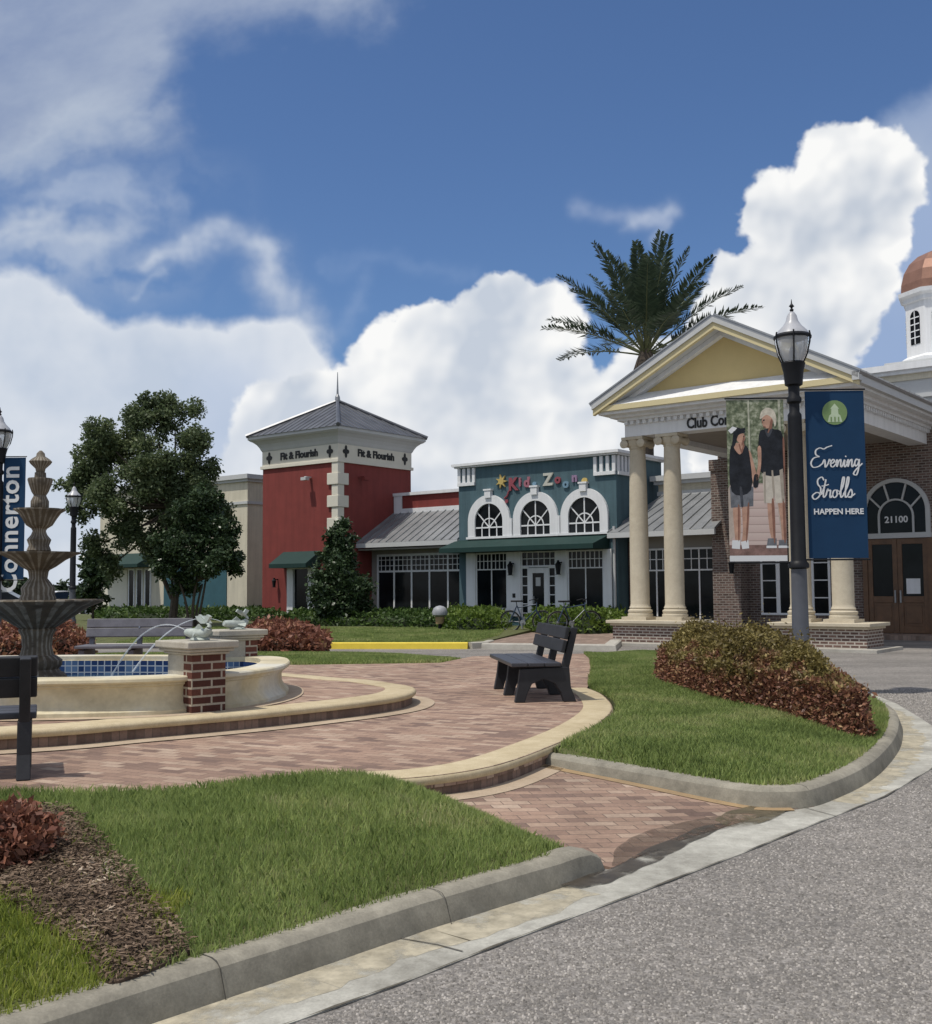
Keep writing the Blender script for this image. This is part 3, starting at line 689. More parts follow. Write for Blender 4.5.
# ------------------------------------------------------------------ benches
M_blk = plain('black_plastic', (.022, .023, .027), .55, .35, 6, spec=.35, bmp=.15, bscale=30)
M_gry = plain('grey_plastic', (.12, .12, .14), .55, .3, 6, spec=.35)
M_seat = plain('dark_seat_plastic', (.042, .043, .052), .4, .3, 6, spec=.45)
def bench(label, p, rz, length=1.75, m=M_blk, seat=M_seat):
    """faces -x, length along y (0..length), origin at the near front foot"""
    t = thing('bench', label, 'bench', p, rz, 'recycled plastic benches round the fountain')
    for y0 in (.0, length/2-.04, length-.09):
        b = MB()
        b.xz([(-.02, 0), (.09, 0), (.12, .1), (.17, .2), (.30, .25), (.42, .2), (.49, .1), (.52, 0), (.66, 0), (.60, .16), (.585, .38), (.5, .38), (.04, .36), (.02, .2)], y0, y0+.09)
        b.xz([(.5, .37), (.585, .37), (.69, .8), (.62, .81)], y0+.01, y0+.08)
        b.build('leg', m, t, bevel=.008)
    b = MB()
    for k in range(3): b.box(-.06+k*.185, -.06+k*.185+.18, -.03, length+.03, .385, .43)
    b.build('seat', seat, t, bevel=.01)
    Mx = Matrix.Translation((.49, 0, .38)) @ Matrix.Rotation(R(14), 4, 'Y')
    b = MB()
    for z0, z1 in ((.155, .295), (.302, .44)): b.box(-.045, .0, -.03, length+.03, z0, z1, M=Mx)
    b.build('backrest', m, t, bevel=.01)
    b = MB(); b.lathe([(.012, 0), (.012, .006)], 10, M=Mx @ Matrix.Translation((-.046, length/2, .3)) @ Matrix.Rotation(-pi/2, 4, 'Y')); b.build('plaque', plain('steel', (.4, .4, .4), .3, .1, metal=1), t)
    return t
p0 = xy(517, 703, ZP); p1 = xy(496, 689.5, ZP)
d = Vector(p1)-Vector(p0); bench('black plank bench on the brick patio beside the right-hand lawn', (p0[0], p0[1], ZP+.002), math.atan2(d.y, d.x)-pi/2, d.length+.09)
# near left bench, seen from behind: faces away (+y)
bench('near black bench cut by the left edge of the photo, seen from behind', (-4.76, 7.36, ZP+.002), R(-69), 1.75)
bench('weathered grey bench behind the fountain pool facing the camera', (-4.24, 16.5, ZP+.002), R(92), 1.55, M_gry, M_gry)
# ------------------------------------------------------------------ lamps with banners
M_iron = plain('dark_painted_iron', (.011, .012, .015), .5, .3, 6, spec=.22)
M_pole2 = plain('lit_pole_paint', (.075, .08, .095), .45, .2, 5, spec=.5)  # lower pole is paler: light falling on it put into the colour
m, nt, bs = mat('lamp_glass'); bs.inputs['Base Color'].default_value = (.82, .84, .86, 1); bs.inputs['Roughness'].default_value = .25
bs.inputs['Transmission Weight'].default_value = .6; bs.inputs['IOR'].default_value = 1.15; M_lglass = m
M_roofc = plain('grey_lamp_cap', (.4, .41, .44), .35, .15, 6)
def lamp(label, p, zb, arms=True, s=1.0):
    """acorn street lamp, height about 5.2"""
    t = thing('street_lamp', label, 'street lamp', (p[0], p[1], zb)); t.scale = (s, s, s)
    MB().lathe([(.2, 0), (.2, .12), (.15, .18), (.14, .5), (.115, .56), (.105, 1.55), (.1, 1.6)], 20).build('pole_base', M_pole2, t, smooth=True)
    MB().lathe([(.1, 1.56), (.14, 1.58), (.14, 1.63), (.115, 1.66), (.103, 1.68), (.096, 3.6), (.095, 3.65), (.095, 3.7), (.07, 3.74), (.07, 3.85), (.1, 3.88), (.1, 3.93), (.075, 3.97), (.08, 4.12)], 20).build('pole', M_iron, t, smooth=True)
    MB().lathe([(.085, 4.1), (.12, 4.12), (.135, 4.3), (.165, 4.42), (.15, 4.44)], 20).build('ballast_housing', M_iron, t, smooth=True)
    MB().lathe([(.14, 4.43), (.2, 4.56), (.235, 4.7), (.24, 4.78)], 24, caps=False).build('globe', M_lglass, t, smooth=True)
    MB().lathe([(.06, 4.44), (.06, 4.6), (.03, 4.66)], 12).build('lamp_bulb', M_roofc, t, smooth=True)
    b = MB()
    for k in range(6):
        a = k*pi/3+.3; b.tube([(r*math.cos(a), r*math.sin(a), z) for r, z in ((.155, 4.42), (.215, 4.54), (.255, 4.7), (.262, 4.8), (.25, 4.85))], .011, 6)
    b.build('cage', M_iron, t, smooth=True)
    MB().lathe([(.255, 4.77), (.26, 4.8), (.22, 4.84)], 24).build('rim', M_iron, t, smooth=True)
    MB().lathe([(.235, 4.82), (.2, 4.88), (.13, 4.95), (.085, 5.02), (.065, 5.1), (.045, 5.13), (.03, 5.15)], 24).build('lamp_roof', M_roofc, t, smooth=True)
    MB().lathe([(.012, 5.14), (.03, 5.18), (.012, 5.2), (.03, 5.24), (.01, 5.27), (.004, 5.33)], 10).box(-.035, .035, -.008, .008, 5.225, 5.24).build('finial', M_iron, t, smooth=True)
    return t
LP = G(798, 640, .0); LP = Vector((.3018*15, 15.0)); LZ = .18
lamp('tall black street lamp rising from the red hedge, two banners on it', (LP.x, LP.y), LZ, s=.99)
def bracket(p, z0, z1, x0, x1, label, rz=0, cat='bracket'):
    t = thing('banner_bracket', label, cat, (p[0], p[1], 0), rz)
    MB().tube([(x0, 0, z1+.02), (x1, 0, z1+.02)], .012, 8).build('arm', M_iron, t)
    MB().tube([(x0, 0, z0-.02), (x1, 0, z0-.02)], .012, 8).build('arm', M_iron, t)
    return t
def fabric(name, col, var=.12, sc=3): return plain(name, col, .75, var, sc, spec=.2)
M_navy = fabric('navy_banner_cloth', (.012, .045, .105)); M_white = plain('white_print', (.75, .76, .77), .7, .05)
M_grn = fabric('emblem_green', (.2, .3, .13)); M_pgrn = fabric('emblem_pale', (.5, .6, .42))
def bannercloth(w, z0, z1, m, parent, name='cloth', sag=.05):
    b = MB(); nx, nz = 8, 20; V = {}
    for i in range(nx+1):
        for k in range(nz+1):
            x_ = w*i/nx; z_ = z0+(z1-z0)*k/nz; y_ = .003*math.sin(i/nx*pi)*math.sin(k/nz*pi)
            V[i, k] = (x_, y_, z_)
    for s in (0, .006):
        for i in range(nx):
            for k in range(nz): b.face([(V[q][0], V[q][1]+s, V[q][2]) for q in ((i, k), (i+1, k), (i+1, k+1), (i, k+1))])
    return b.build(name, m, parent, smooth=True, recalc=False)
def ribbon(mb, pts, w, y, mi=0, taper=True):
    P = [Vector((p[0], p[1], 0)) for p in pts]; P = catmull(P, 6); n = len(P)
    for i in range(n-1):
        d_ = (P[i+1]-P[i]); 
        if d_.length < 1e-6: continue
        t_ = d_.normalized(); nr = Vector((-t_.y, t_.x, 0))
        wa = w*(.55+.45*abs(nr.x)*1.3)/2
        q = [P[i]-t_*w*.15-nr*wa, P[i+1]+t_*w*.15-nr*wa, P[i+1]+t_*w*.15+nr*wa, P[i]-t_*w*.15+nr*wa]
        mb.face([(p.x, y-.0002*(i % 3), p.y) for p in q], mi)
def disc(mb, cx, cz, r, y, mi, n=28, rz=None):
    mb.face([(x_, y, z_) for x_, z_ in arc(cx, cz, r, 0, 360*(n-1)/n, n-1, rz)], mi)
def poly(mb, pts, y, mi): mb.face([(p[0], y, p[1]) for p in pts], mi)
# handwriting: strokes in em units, x advance
HAND = {
 'E': ([[(1.05,1.2),(.8,1.12),(.62,1.02),(.4,1.08),(.2,.95),(.22,.72),(.42,.6)], [(.42,.6),(.12,.52),(.0,.25),(.14,.02),(.42,.06),(.6,.2)]], .62),
 'v': ([[(0,.2),(.08,.42),(.14,.3),(.18,.02),(.3,.2),(.36,.44),(.42,.36)]], .40),
 'e': ([[(0,.2),(.16,.24),(.24,.36),(.16,.44),(.06,.3),(.08,.08),(.2,.03),(.34,.2)]], .32),
 'n': ([[(0,.25),(.07,.42),(.08,.04),(.16,.34),(.26,.42),(.28,.1),(.34,.03),(.42,.2)]], .40),
 'i': ([[(0,.2),(.07,.4),(.08,.1),(.14,.03),(.22,.2)], [(.1,.58),(.12,.62)]], .20),
 'g': ([[(.22,.38),(.1,.44),(.03,.24),(.1,.06),(.22,.2),(.26,.42),(.26,-.1),(.18,-.42),(.02,-.36),(.14,-.12),(.44,.2)]], .40),
 'S': ([[(.5,.92),(.38,1.08),(.2,.95),(.22,.72),(.38,.5),(.36,.14),(.14,-.05),(.0,.12),(.2,.3),(.46,.2)]], .44),
 't': ([[(0,.2),(.12,.6),(.16,.95),(.1,.3),(.14,.05),(.26,.2)], [(-.02,.62),(.14,.64),(.32,.7)]], .24),
 'r': ([[(0,.2),(.06,.46),(.1,.38),(.2,.4),(.2,.1),(.26,.04),(.34,.2)]], .31),
 'o': ([[(.18,.42),(.06,.38),(.02,.16),(.12,.03),(.24,.16),(.2,.4),(.28,.36),(.38,.36)]], .33),
 'l': ([[(0,.2),(.16,.6),(.2,1.0),(.12,1.02),(.08,.4),(.12,.04),(.26,.2)]], .23),
 's': ([[(0,.2),(.12,.44),(.2,.24),(.16,.04),(.02,.06),(.2,.1),(.34,.22)]], .3)}
def handwrite(mb, s, x, z, size, w, y, mi=0):
    for ch in s:
        st, adv = HAND[ch]
        for q in st: ribbon(mb, [(x+(a+.12*b_)*size, z+b_*size) for a, b_ in q], w, y, mi)
        x += adv*size
# right banner
def z_at(py, d=15.0): return CAMZ+(587-.007*333-py)*d/F
zt, zb_ = z_at(389), z_at(557.5)
t = thing('banner', 'navy banner with white handwriting and a green emblem hung right of the lamp', 'banner', (LP.x, LP.y, 0), R(-2))
W = .80; x0 = .145
o = bannercloth(W, zb_, zt, M_navy, t); o.location = (x0, 0, 0)
b = MB(); cz = zt-.30
disc(b, x0+W*.5, cz, .17, -.006, 0)
poly(b, [(x0+W*.5+dx, cz+dz) for dx, dz in ((-.1,-.13),(.1,-.13),(.075,-.04),(.05,-.02),(.045,.06),(.0,.1),(-.045,.06),(-.05,-.02),(-.075,-.04))], -.0075, 1)
poly(b, [(x0+W*.5+dx, cz+dz) for dx, dz in ((-.06,.05),(.06,.05),(.035,.085),(.0,.125),(-.035,.085))], -.0085, 1)
for k in (-.05, .0, .05): poly(b, [(x0+W*.5+k-.009, cz-.125), (x0+W*.5+k+.009, cz-.125), (x0+W*.5+k+.009, cz-.06), (x0+W*.5+k-.009, cz-.06)], -.0095, 0)
b.build('emblem', [M_grn, M_pgrn], t, recalc=False)
b = MB(); handwrite(b, 'Evening', x0+.05, z_at(466.5), .25, .019, -.0085); b.build('lettering', M_white, t, recalc=False)
b = MB(); handwrite(b, 'Strolls', x0+.06, z_at(497.5), .27, .019, -.0085); b.build('lettering', M_white, t, recalc=False)
text('lettering', 'HAPPEN', .108, M_white, t, (x0+.075, -.006, z_at(513.5)), ext=.001, bold=.003, align='LEFT'); text('lettering', 'HERE', .108, M_white, t, (x0+.50, -.006, z_at(513.5)), ext=.001, bold=.003, align='LEFT')
bracket((LP.x, LP.y), zb_, zt, .0, x0+W+.02, 'black bracket arms holding the navy banner right of the lamp', R(-2))
# left banner: printed photograph of two walkers on a boardwalk
t = thing('banner', 'photo banner of two people on a boardwalk hung left of the lamp', 'banner', (LP.x, LP.y, 0), R(-2))
zt2, zb2 = z_at(397), z_at(560); W2 = .78; xl = -.93
def foliage_print():
    m, nt, bs = mat('printed_trees'); n = noise(nt, 16, 6, .65); n2 = noise(nt, 4, 3)
    L(nt, ramp(nt, math_(nt, 'ADD', math_(nt, 'MULTIPLY', n, .7), math_(nt, 'MULTIPLY', n2, .3)), [(.35, (.04, .06, .03)), (.5, (.17, .2, .12)), (.62, (.42, .44, .33))]), bs.inputs['Base Color']); bs.inputs['Roughness'].default_value = .7; return m
def deck_print():
    m, nt, bs = mat('printed_deck'); o_ = nt.nodes.new('ShaderNodeTexCoord').outputs['Object']; s = nt.nodes.new('ShaderNodeSeparateXYZ'); L(nt, o_, s.inputs[0])
    w_ = math_(nt, 'FRACT', math_(nt, 'MULTIPLY', s.outputs[2], 9)); L(nt, ramp(nt, w_, [(0, (.28, .2, .17)), (.12, (.55, .42, .38)), (1, (.62, .5, .45))]), bs.inputs['Base Color']); return m
o = bannercloth(W2, zb2, zt2, foliage_print(), t); o.location = (xl, 0, 0)
PM = [deck_print(), fabric('print_skin', (.5, .3, .22), .3, 9), fabric('print_black', (.022, .025, .032), .6, 7), fabric('print_khaki', (.6, .55, .47), .22, 8), fabric('print_grey', (.17, .18, .2), .5, 10),
      fabric('print_whitehair', (.62, .57, .47), .3, 16), fabric('print_rail', (.5, .42, .36), .25, 7), M_white, fabric('print_darkwood', (.24, .15, .13), .5, 9),
      fabric('print_skin_deep', (.26, .13, .095), .25, 9), fabric('print_khaki_fold', (.4, .35, .29), .25, 9), fabric('print_charcoal', (.06, .065, .078), .5, 8), fabric('print_light_trunk', (.45, .46, .36), .5, 12)]
Hh = zt2-zb2
def P2(u_, v_): return (xl+u_*W2, zt2-v_*Hh)
b = MB(); y = -.004
def pp(pts, mi, dy):
    if mi in (1, 2, 5, 9, 11) and len(pts) > 3: pts = [(v.x, v.y) for v in catmull([(*p, 0) for p in pts], 4, True)]
    poly(b, [P2(*p) for p in pts], y-dy, mi)
pp([(.0,.94),(1,.94),(1,.6),(.72,.52),(.42,.52),(.2,.62),(0,.72)], 0, .0)
pp([(0,1),(1,1),(1,.965),(0,.965)], 7, .001); pp([(0,.965),(1,.965),(1,.9),(0,.9)], 8, .0008)
pp([(.78,.38),(.84,.38),(.98,.84),(.9,.84)], 6, .0006); pp([(.94,.3),(1,.3),(1,.9),(.97,.9)], 8, .0006)
pp([(.0,.55),(.08,.5),(.1,.84),(.0,.88)], 6, .0006)
# woman: sun hat, black top, grey shorts
pp([(.08,.66),(.2,.66),(.19,.86),(.13,.9),(.1,.86)], 1, .0012); pp([(.24,.65),(.36,.65),(.31,.87),(.22,.89),(.24,.8)], 1, .0012)
pp([(.05,.87),(.19,.87),(.18,.925),(.04,.92)], 7, .0014); pp([(.2,.88),(.33,.87),(.34,.92),(.22,.925)], 7, .0014)
pp([(.03,.54),(.44,.54),(.43,.66),(.04,.67)], 4, .0014)
pp([(.05,.31),(.16,.28),(.3,.28),(.38,.33),(.4,.56),(.06,.57)], 2, .0016)
pp([(.36,.34),(.41,.33),(.52,.5),(.5,.54),(.45,.54)], 1, .0012); pp([(.46,.47),(.53,.47),(.52,.54),(.44,.54)], 2, .0018)
pp([(.12,.3),(.22,.34),(.3,.29),(.26,.27),(.14,.27)], 1, .0018)
disc(b, *P2(.24,.235), .062, y-.0018, 1, 16, .075); pp([(.12,.2),(.16,.17),(.3,.19),(.31,.205),(.2,.22),(.14,.28),(.08,.3)], 2, .002)
pp([(.02,.19),(.1,.165),(.18,.175),(.12,.2),(.07,.21)], 7, .0022); pp([(.12,.195),(.3,.175),(.31,.19),(.14,.21)], 2, .0024)
# man: pale hair, black shirt, khaki shorts
pp([(.68,.62),(.79,.62),(.8,.86),(.75,.87),(.7,.8)], 1, .0012); pp([(.86,.62),(.97,.62),(.98,.87),(.92,.88),(.9,.76)], 1, .0012)
pp([(.67,.86),(.82,.86),(.82,.92),(.64,.92)], 4, .0014); pp([(.86,.87),(1,.87),(1,.92),(.85,.92)], 4, .0014)
pp([(.6,.42),(.96,.42),(.98,.64),(.82,.645),(.8,.56),(.76,.645),(.62,.64)], 3, .0014)
pp([(.56,.22),(.68,.185),(.82,.185),(.97,.22),(.98,.45),(.58,.45)], 2, .0016)
pp([(.53,.3),(.59,.3),(.58,.42),(.52,.5),(.49,.48),(.53,.4)], 1, .0018)
disc(b, *P2(.71,.135), .075, y-.0018, 1, 18, .1); pp([(.58,.11),(.62,.07),(.73,.05),(.84,.075),(.87,.13),(.84,.17),(.8,.12),(.7,.095),(.6,.12)], 5, .002)
# tone inside the print: folds, faces, hair, limbs, trunks behind
for u0, w0, v1 in ((.37, .03, .45), (.9, .04, .36)): pp([(u0, 0), (u0+w0, 0), (u0+w0*1.3, v1), (u0+w0*.2, v1)], 12, .0003)
pp([(.2,.28),(.25,.335),(.3,.28),(.28,.275),(.25,.31),(.22,.275)], 9, .0026); pp([(.3,.215),(.31,.24),(.29,.27),(.25,.285),(.27,.25)], 9, .0026)
pp([(.285,.225),(.3,.224),(.299,.231),(.285,.232)], 2, .003); pp([(.28,.262),(.3,.258),(.298,.264)], 2, .003)
pp([(.2,.55),(.24,.55),(.26,.65),(.22,.66)], 11, .0026); pp([(.16,.67),(.19,.67),(.175,.85),(.155,.86)], 9, .0026); pp([(.33,.66),(.36,.66),(.31,.86),(.29,.86)], 9, .0026)
pp([(.76,.44),(.79,.44),(.81,.57),(.79,.62),(.77,.55)], 10, .0026); pp([(.9,.44),(.96,.43),(.975,.63),(.93,.635)], 10, .0026); pp([(.62,.45),(.66,.45),(.645,.64),(.625,.64)], 10, .0026)
pp([(.66,.19),(.72,.235),(.8,.19),(.76,.185),(.72,.21),(.69,.185)], 11, .0027)
pp([(.78,.12),(.8,.15),(.77,.2),(.7,.22),(.74,.17)], 9, .0026); pp([(.635,.125),(.665,.124),(.665,.13),(.64,.133)], 2, .003); pp([(.64,.165),(.68,.168),(.675,.175),(.645,.172)], 9, .003); pp([(.615,.14),(.635,.13),(.64,.15)], 9, .0028)
pp([(.75,.64),(.79,.64),(.8,.86),(.77,.87)], 9, .0026); pp([(.94,.64),(.97,.64),(.98,.86),(.95,.87)], 9, .0026); pp([(.97,.25),(1,.26),(1,.44),(.975,.44)], 9, .0026)
pp([(.64,.905),(.82,.905),(.82,.92),(.64,.92)], 7, .0028); pp([(.85,.905),(1,.905),(1,.92),(.85,.92)], 7, .0028)
b.build('printed_people', PM, t, recalc=False)
bracket((LP.x, LP.y), zb2, zt2, xl-.02, .0, 'black bracket arms holding the photo banner left of the lamp', R(-2))
# far left lamp and its banner with a place name
LL = G(-1, 600, .2); LL = Vector((-467/F*23, 23.0))
LL = Vector((ray(-3, 560).x/ray(-3, 560).y*23, 23.0))
lamp('black street lamp cut by the left edge behind the fountain', (LL.x, LL.y), .2, s=.97)
zt3 = CAMZ+(591-457)*23/F; t = thing('banner', 'navy banner with large white vertical lettering behind the stone fountain', 'banner', (LL.x, LL.y, 0), 0)
o = bannercloth(.46, zt3-2.55, zt3, M_navy, t); o.location = (.1, 0, 0)
text('lettering', 'Connerton', .55, M_white, t, (.42, -.008, zt3-.17), rot=(pi/2, -pi/2, 0), ext=.001, bold=.012, space=1.08, align='RIGHT')
bracket((LL.x, LL.y), zt3-2.55, zt3, 0, .58, 'black bracket arms holding the navy banner at the left edge')
LQ = Vector((ray(73, 560).x/ray(73, 560).y*33, 33.0))
lamp('small distant black street lamp in front of the dark leafy tree', (LQ.x, LQ.y), .2, s=.86)
# ------------------------------------------------------------------ buildings, on one street grid turned 38 degrees
TH = R(-38); U = Vector((math.cos(TH), math.sin(TH))); Vv = Vector((-math.sin(TH), math.cos(TH)))
T0 = Vector((-.26, 40.3))
def at(a, v, z=0, o=T0): p = o+U*a+Vv*v; return (p.x, p.y, z)
GZ = .125
M_red = plain('red_stucco', (.205, .04, .034), .8, .14, 2, bmp=.2, bscale=50, streak=.16)
M_stuc = plain('cream_stucco', (.6, .555, .44), .85, .1, 1.5, bmp=.2, bscale=50, streak=.14)
M_stuc2 = plain('pale_cream_trim', (.66, .63, .54), .8, .06, 2)
M_teal = plain('teal_stucco', (.07, .125, .148), .85, .16, 1.2, bmp=.2, bscale=40, streak=.2)
M_teal2 = plain('blue_stucco', (.035, .1, .125), .85, .15, 2)
M_wtrim = plain('white_trim', (.74, .75, .76), .6, .05, 2, streak=.1)
M_grey = plain('pale_grey_trim', (.5, .51, .51), .7, .06, 2)
M_awn = plain('green_canvas', (.006, .032, .028), .75, .15, 3)
M_dark = plain('black_lettering', (.012, .012, .012), .5, .1)
def glassmat(name, tint=(.008, .01, .012)):
    m, nt, bs = mat(name); n = noise(nt, 1.1, 3, .5)
    L(nt, ramp(nt, n, [(.3, tuple(c*.5 for c in tint)), (.7, tuple(c*1.8 for c in tint))]), bs.inputs['Base Color'])
    bs.inputs['Roughness'].default_value = .08; bs.inputs['Specular IOR Level'].default_value = .16
    bump(nt, bs, noise(nt, .6, 2), .05, .02); return m
M_glass = glassmat('dark_window_glass')
def seam_mat(name, base, lo):
    m, nt, bs = mat(name); n = noise(nt, 1.5, 5, .6)
    L(nt, ramp(nt, n, [(.3, lo), (.7, base)]), bs.inputs['Base Color']); bs.inputs['Metallic'].default_value = .55; bs.inputs['Roughness'].default_value = .42; return m
M_metal = seam_mat('grey_metal_roof', (.36, .37, .38), (.24, .25, .26)); M_shin = seam_mat('slate_metal_roof', (.17, .175, .19), (.1, .105, .115))
M_soff = plain('grey_soffit_paint', (.3, .28, .25), .8, .1, 2)  # one even warm grey for soffits and wing walls
def roof_panel(mb, p00, p10, p11, p01, n, th=.05, seam=.04):
    """standing-seam slab: four corners (eave left, eave right, top right, top left), n seams"""
    P = [Vector(p) for p in (p00, p10, p11, p01)]; nr = (P[1]-P[0]).cross(P[3]-P[0]).normalized()
    if nr.z < 0: nr = -nr
    a = [mb.bm.verts.new(p) for p in P]; b = [mb.bm.verts.new(p+nr*th) for p in P]
    mb.bm.faces.new(a); mb.bm.faces.new(b)
    for i in range(4): mb.bm.faces.new((a[i], a[(i+1) % 4], b[(i+1) % 4], b[i]))
    for k in range(n+1):
        t = k/n; e = P[0].lerp(P[1], t)+nr*(th-.002); q = P[3].lerp(P[2], t)+nr*(th-.002); s = (P[1]-P[0]).normalized()*.014
        c = [e-s, e+s, q+s, q-s]; a2 = [mb.bm.verts.new(p) for p in c]; b2 = [mb.bm.verts.new(p+nr*seam) for p in c]
        mb.bm.faces.new(b2)
        for i in range(4): mb.bm.faces.new((a2[i], a2[(i+1) % 4], b2[(i+1) % 4], b2[i]))
def window(parent, x0, x1, z0, z1, y, cols, fr=.06, transom=0, trows=2, tcols=None, m=None, gm=None, prot=.05, rows=1, name='window'):
    """framed window on a wall facing -y at y; the glass is a sub-part set back inside the frame"""
    m = m or M_wtrim; b = MB(); yf = y-prot
    b.box(x0, x1, yf, y+.0, z1-fr, z1).box(x0, x1, yf-.02, y, z0, z0+fr).box(x0, x0+fr, yf+.001, y, z0+fr, z1-fr).box(x1-fr, x1, yf+.001, y, z0+fr, z1-fr)
    for k in range(1, cols):
        xx = x0+(x1-x0)*k/cols; b.box(xx-fr*.4, xx+fr*.4, yf+.004, y-.002, z0+fr, z1-fr)
    zt_ = z1
    if transom:
        zt_ = z1-transom; b.box(x0+fr, x1-fr, yf+.006, y-.003, zt_-fr*.4, zt_+fr*.4)
        tc = tcols or cols*3
        for k in range(1, tc):
            if (k*cols) % tc == 0: continue
            xx = x0+(x1-x0)*k/tc; b.box(xx-.013, xx+.013, yf+.012, y-.006, zt_, z1-fr)
        for k in range(1, trows):
            zz = zt_+(z1-zt_)*k/trows; b.box(x0+fr, x1-fr, yf+.014, y-.006, zz-.013, zz+.013)
    for k in range(1, rows):
        zz = z0+(zt_-z0)*k/rows; b.box(x0+fr, x1-fr, yf+.008, y-.004, zz-.016, zz+.016)
    f = b.build(name, m, parent)
    MB().box(x0+.01, x1-.01, y-.02, y-.012, z0+.01, z1-.01).build('pane', gm or M_glass, f)
    return f
def lantern(parent, x, y, z, s=1):
    b = MB().box(x-.03, x+.03, y-.2, y, z+.28*s, z+.32*s).box(x-.06*s, x+.06*s, y-.26, y-.14, z-.02, z+.0).box(x-.03, x+.03, y-.23, y-.17, z+.28*s, z+.36*s)
    b.lathe([(.1*s, z+.24*s), (.02*s, z+.34*s)], 6, c=(x, y-.2, 0)); b.lathe([(.055*s, z), (.085*s, z+.24*s)], 6, c=(x, y-.2, 0))
    return b.build('wall_lantern', M_iron, parent)
# ---- red tower
tw = thing('tower_building', 'square red stucco tower with cream quoins and a grey pyramid roof', 'building', at(-5.13, -1.09, 0), TH)
W = 4.33                                            # local: near corner at the origin, walls x -W..0, y 0..W
MB().box(-W, 0, 0, W, 0, 6.5).build('wall', M_red, tw)
MB().box(-W-.03, .03, -.03, W+.03, .0, .42).build('base_course', M_stuc2, tw)
b = MB().box(-W-.08, .08, -.08, W+.08, 6.44, 6.56).box(-W-.02, .02, -.02, W+.02, 6.56, 7.2); b.build('frieze', M_stuc2, tw)
b = MB(); ring = lambda d, z: [(-W-d, -d, z), (d, -d, z), (d, W+d, z), (-W-d, W+d, z)]
cv = [(.02, 7.16), (.06, 7.22), (.10, 7.32), (.18, 7.45), (.30, 7.56), (.38, 7.6), (.42, 7.64), (.45, 7.66), (.45, 7.8)]
rr = [[b.bm.verts.new(p) for p in ring(d, z)] for d, z in cv]
for a, c in zip(rr, rr[1:]):
    for k in range(4): b.bm.faces.new((a[k], a[(k+1) % 4], c[(k+1) % 4], c[k]))
b.bm.faces.new(rr[-1]); b.build('cornice', M_grey, tw)
ap = Vector((-W/2, W/2, 9.32)); c4 = [Vector(p) for p in ring(.5, 7.78)]
b = MB()
for k in range(4):
    b.face([c4[k], c4[(k+1) % 4], ap]); 
    for t in np.linspace(.06, .94, 14):
        e = c4[k].lerp(c4[(k+1) % 4], t); tt = 1-abs(2*t-1); mid = (c4[k]+c4[(k+1) % 4])/2
        top = e+(ap-mid)*tt*.985; b.tube([e+Vector((0, 0, .01)), top+Vector((0, 0, .01))], .016, 4)
b.face(c4[::-1])
for k in range(4): b.box(-.001, .001, 0, .001, 0, .001) if False else None
b.build('roof', M_shin, tw, recalc=False)
b = MB()
for k in range(4): b.tube([c4[k]+Vector((0, 0, .03)), ap+Vector((0, 0, .04))], [.09, .07], 6)
b.build('hip_cap', M_shin, tw)
b = MB().tube([ap, ap+Vector((0, 0, .2)), ap+Vector((0, 0, .32)), ap+Vector((0, 0, 1.25))], [.12, .1, .045, .012], 8); b.build('spire', M_metal, tw)
b = MB(); z = 6.44; wide = False
while z > .5:
    h = .46 if wide else .42; w = .52 if wide else .3; p_ = .09 if wide else .05
    b.box(-w, p_, -p_, -.004, z-h, z).box(.004, p_, -.004, w, z-h, z) if False else b.xy([(-w, 0.0), (-w, -p_), (p_, -p_), (p_, w), (0.0, w), (0.0, 0.0)], z-h, z)
    z -= h; wide = not wide
b.build('quoin', M_stuc2, tw, bevel=.02)
for nm, rot, lx, ly in (('lettering', (pi/2, 0, 0), -W/2, -.025), ('lettering', (pi/2, 0, pi/2), .025, W/2)):
    text(nm, 'Fit & Flourish', .40, M_dark, tw, (lx, ly, 6.76), rot=rot, ext=.02, bold=.016)
def fleur(cx, face):
    b = MB(); P = []
    for k in range(48):
        a = 2*pi*k/48; r = .085+.085*abs(math.cos(2*a))**1.5; P.append((r*math.cos(a), 6.88+r*1.45*math.sin(a)))
    if face == 0: b.xz([(cx+p[0], p[1]) for p in P], -.045, -.022)
    else: b.yz([(cx+p[0], p[1]) for p in P], .022, .045)
    b.build('sign_ornament', M_dark, tw)
for cx in (-W/2-1.75, -W/2+1.75): fleur(cx, 0)
for cx in (W/2-1.75, W/2+1.75): fleur(cx, 1)
for x_, y_, rz_ in ((-1.5, -.03, 0), (.03, 1.2, 90)):
    q_ = Matrix.Translation((x_, y_, 5.85)) @ Matrix.Rotation(R(rz_), 4, 'Z'); MB().box(-.06, .06, -.28, 0, .05, .1, M=q_).box(-.14, .14, -.4, -.2, -.06, .06, M=q_).build('floodlight', M_grey if rz_ == 0 else M_red, tw)
# door with green awning on the left face
b = MB(); b.yz([(-.02, 3.0), (-.8, 2.5), (-.8, 2.34), (-.02, 2.34)], -3.05, -.95); b.build('awning', M_awn, tw)
for x0, x1, z0, z1 in ((-2.7, -2.35, 0, 2.3), (-1.5, -1.2, 0, 2.3), (-2.7, -1.2, 2.3, 2.42)): MB().box(x0, x1, -.16, 0, z0, z1).build('door_frame', M_wtrim, tw, bevel=.01)
d_ = MB().box(-2.35, -1.5, -.05, -.01, .1, 2.3).build('door', M_glass, tw); MB().box(-1.65, -1.61, -.09, -.051, 1.0, 1.25).build('handle', M_metal, d_)
lantern(tw, -3.4, 0, 1.6)
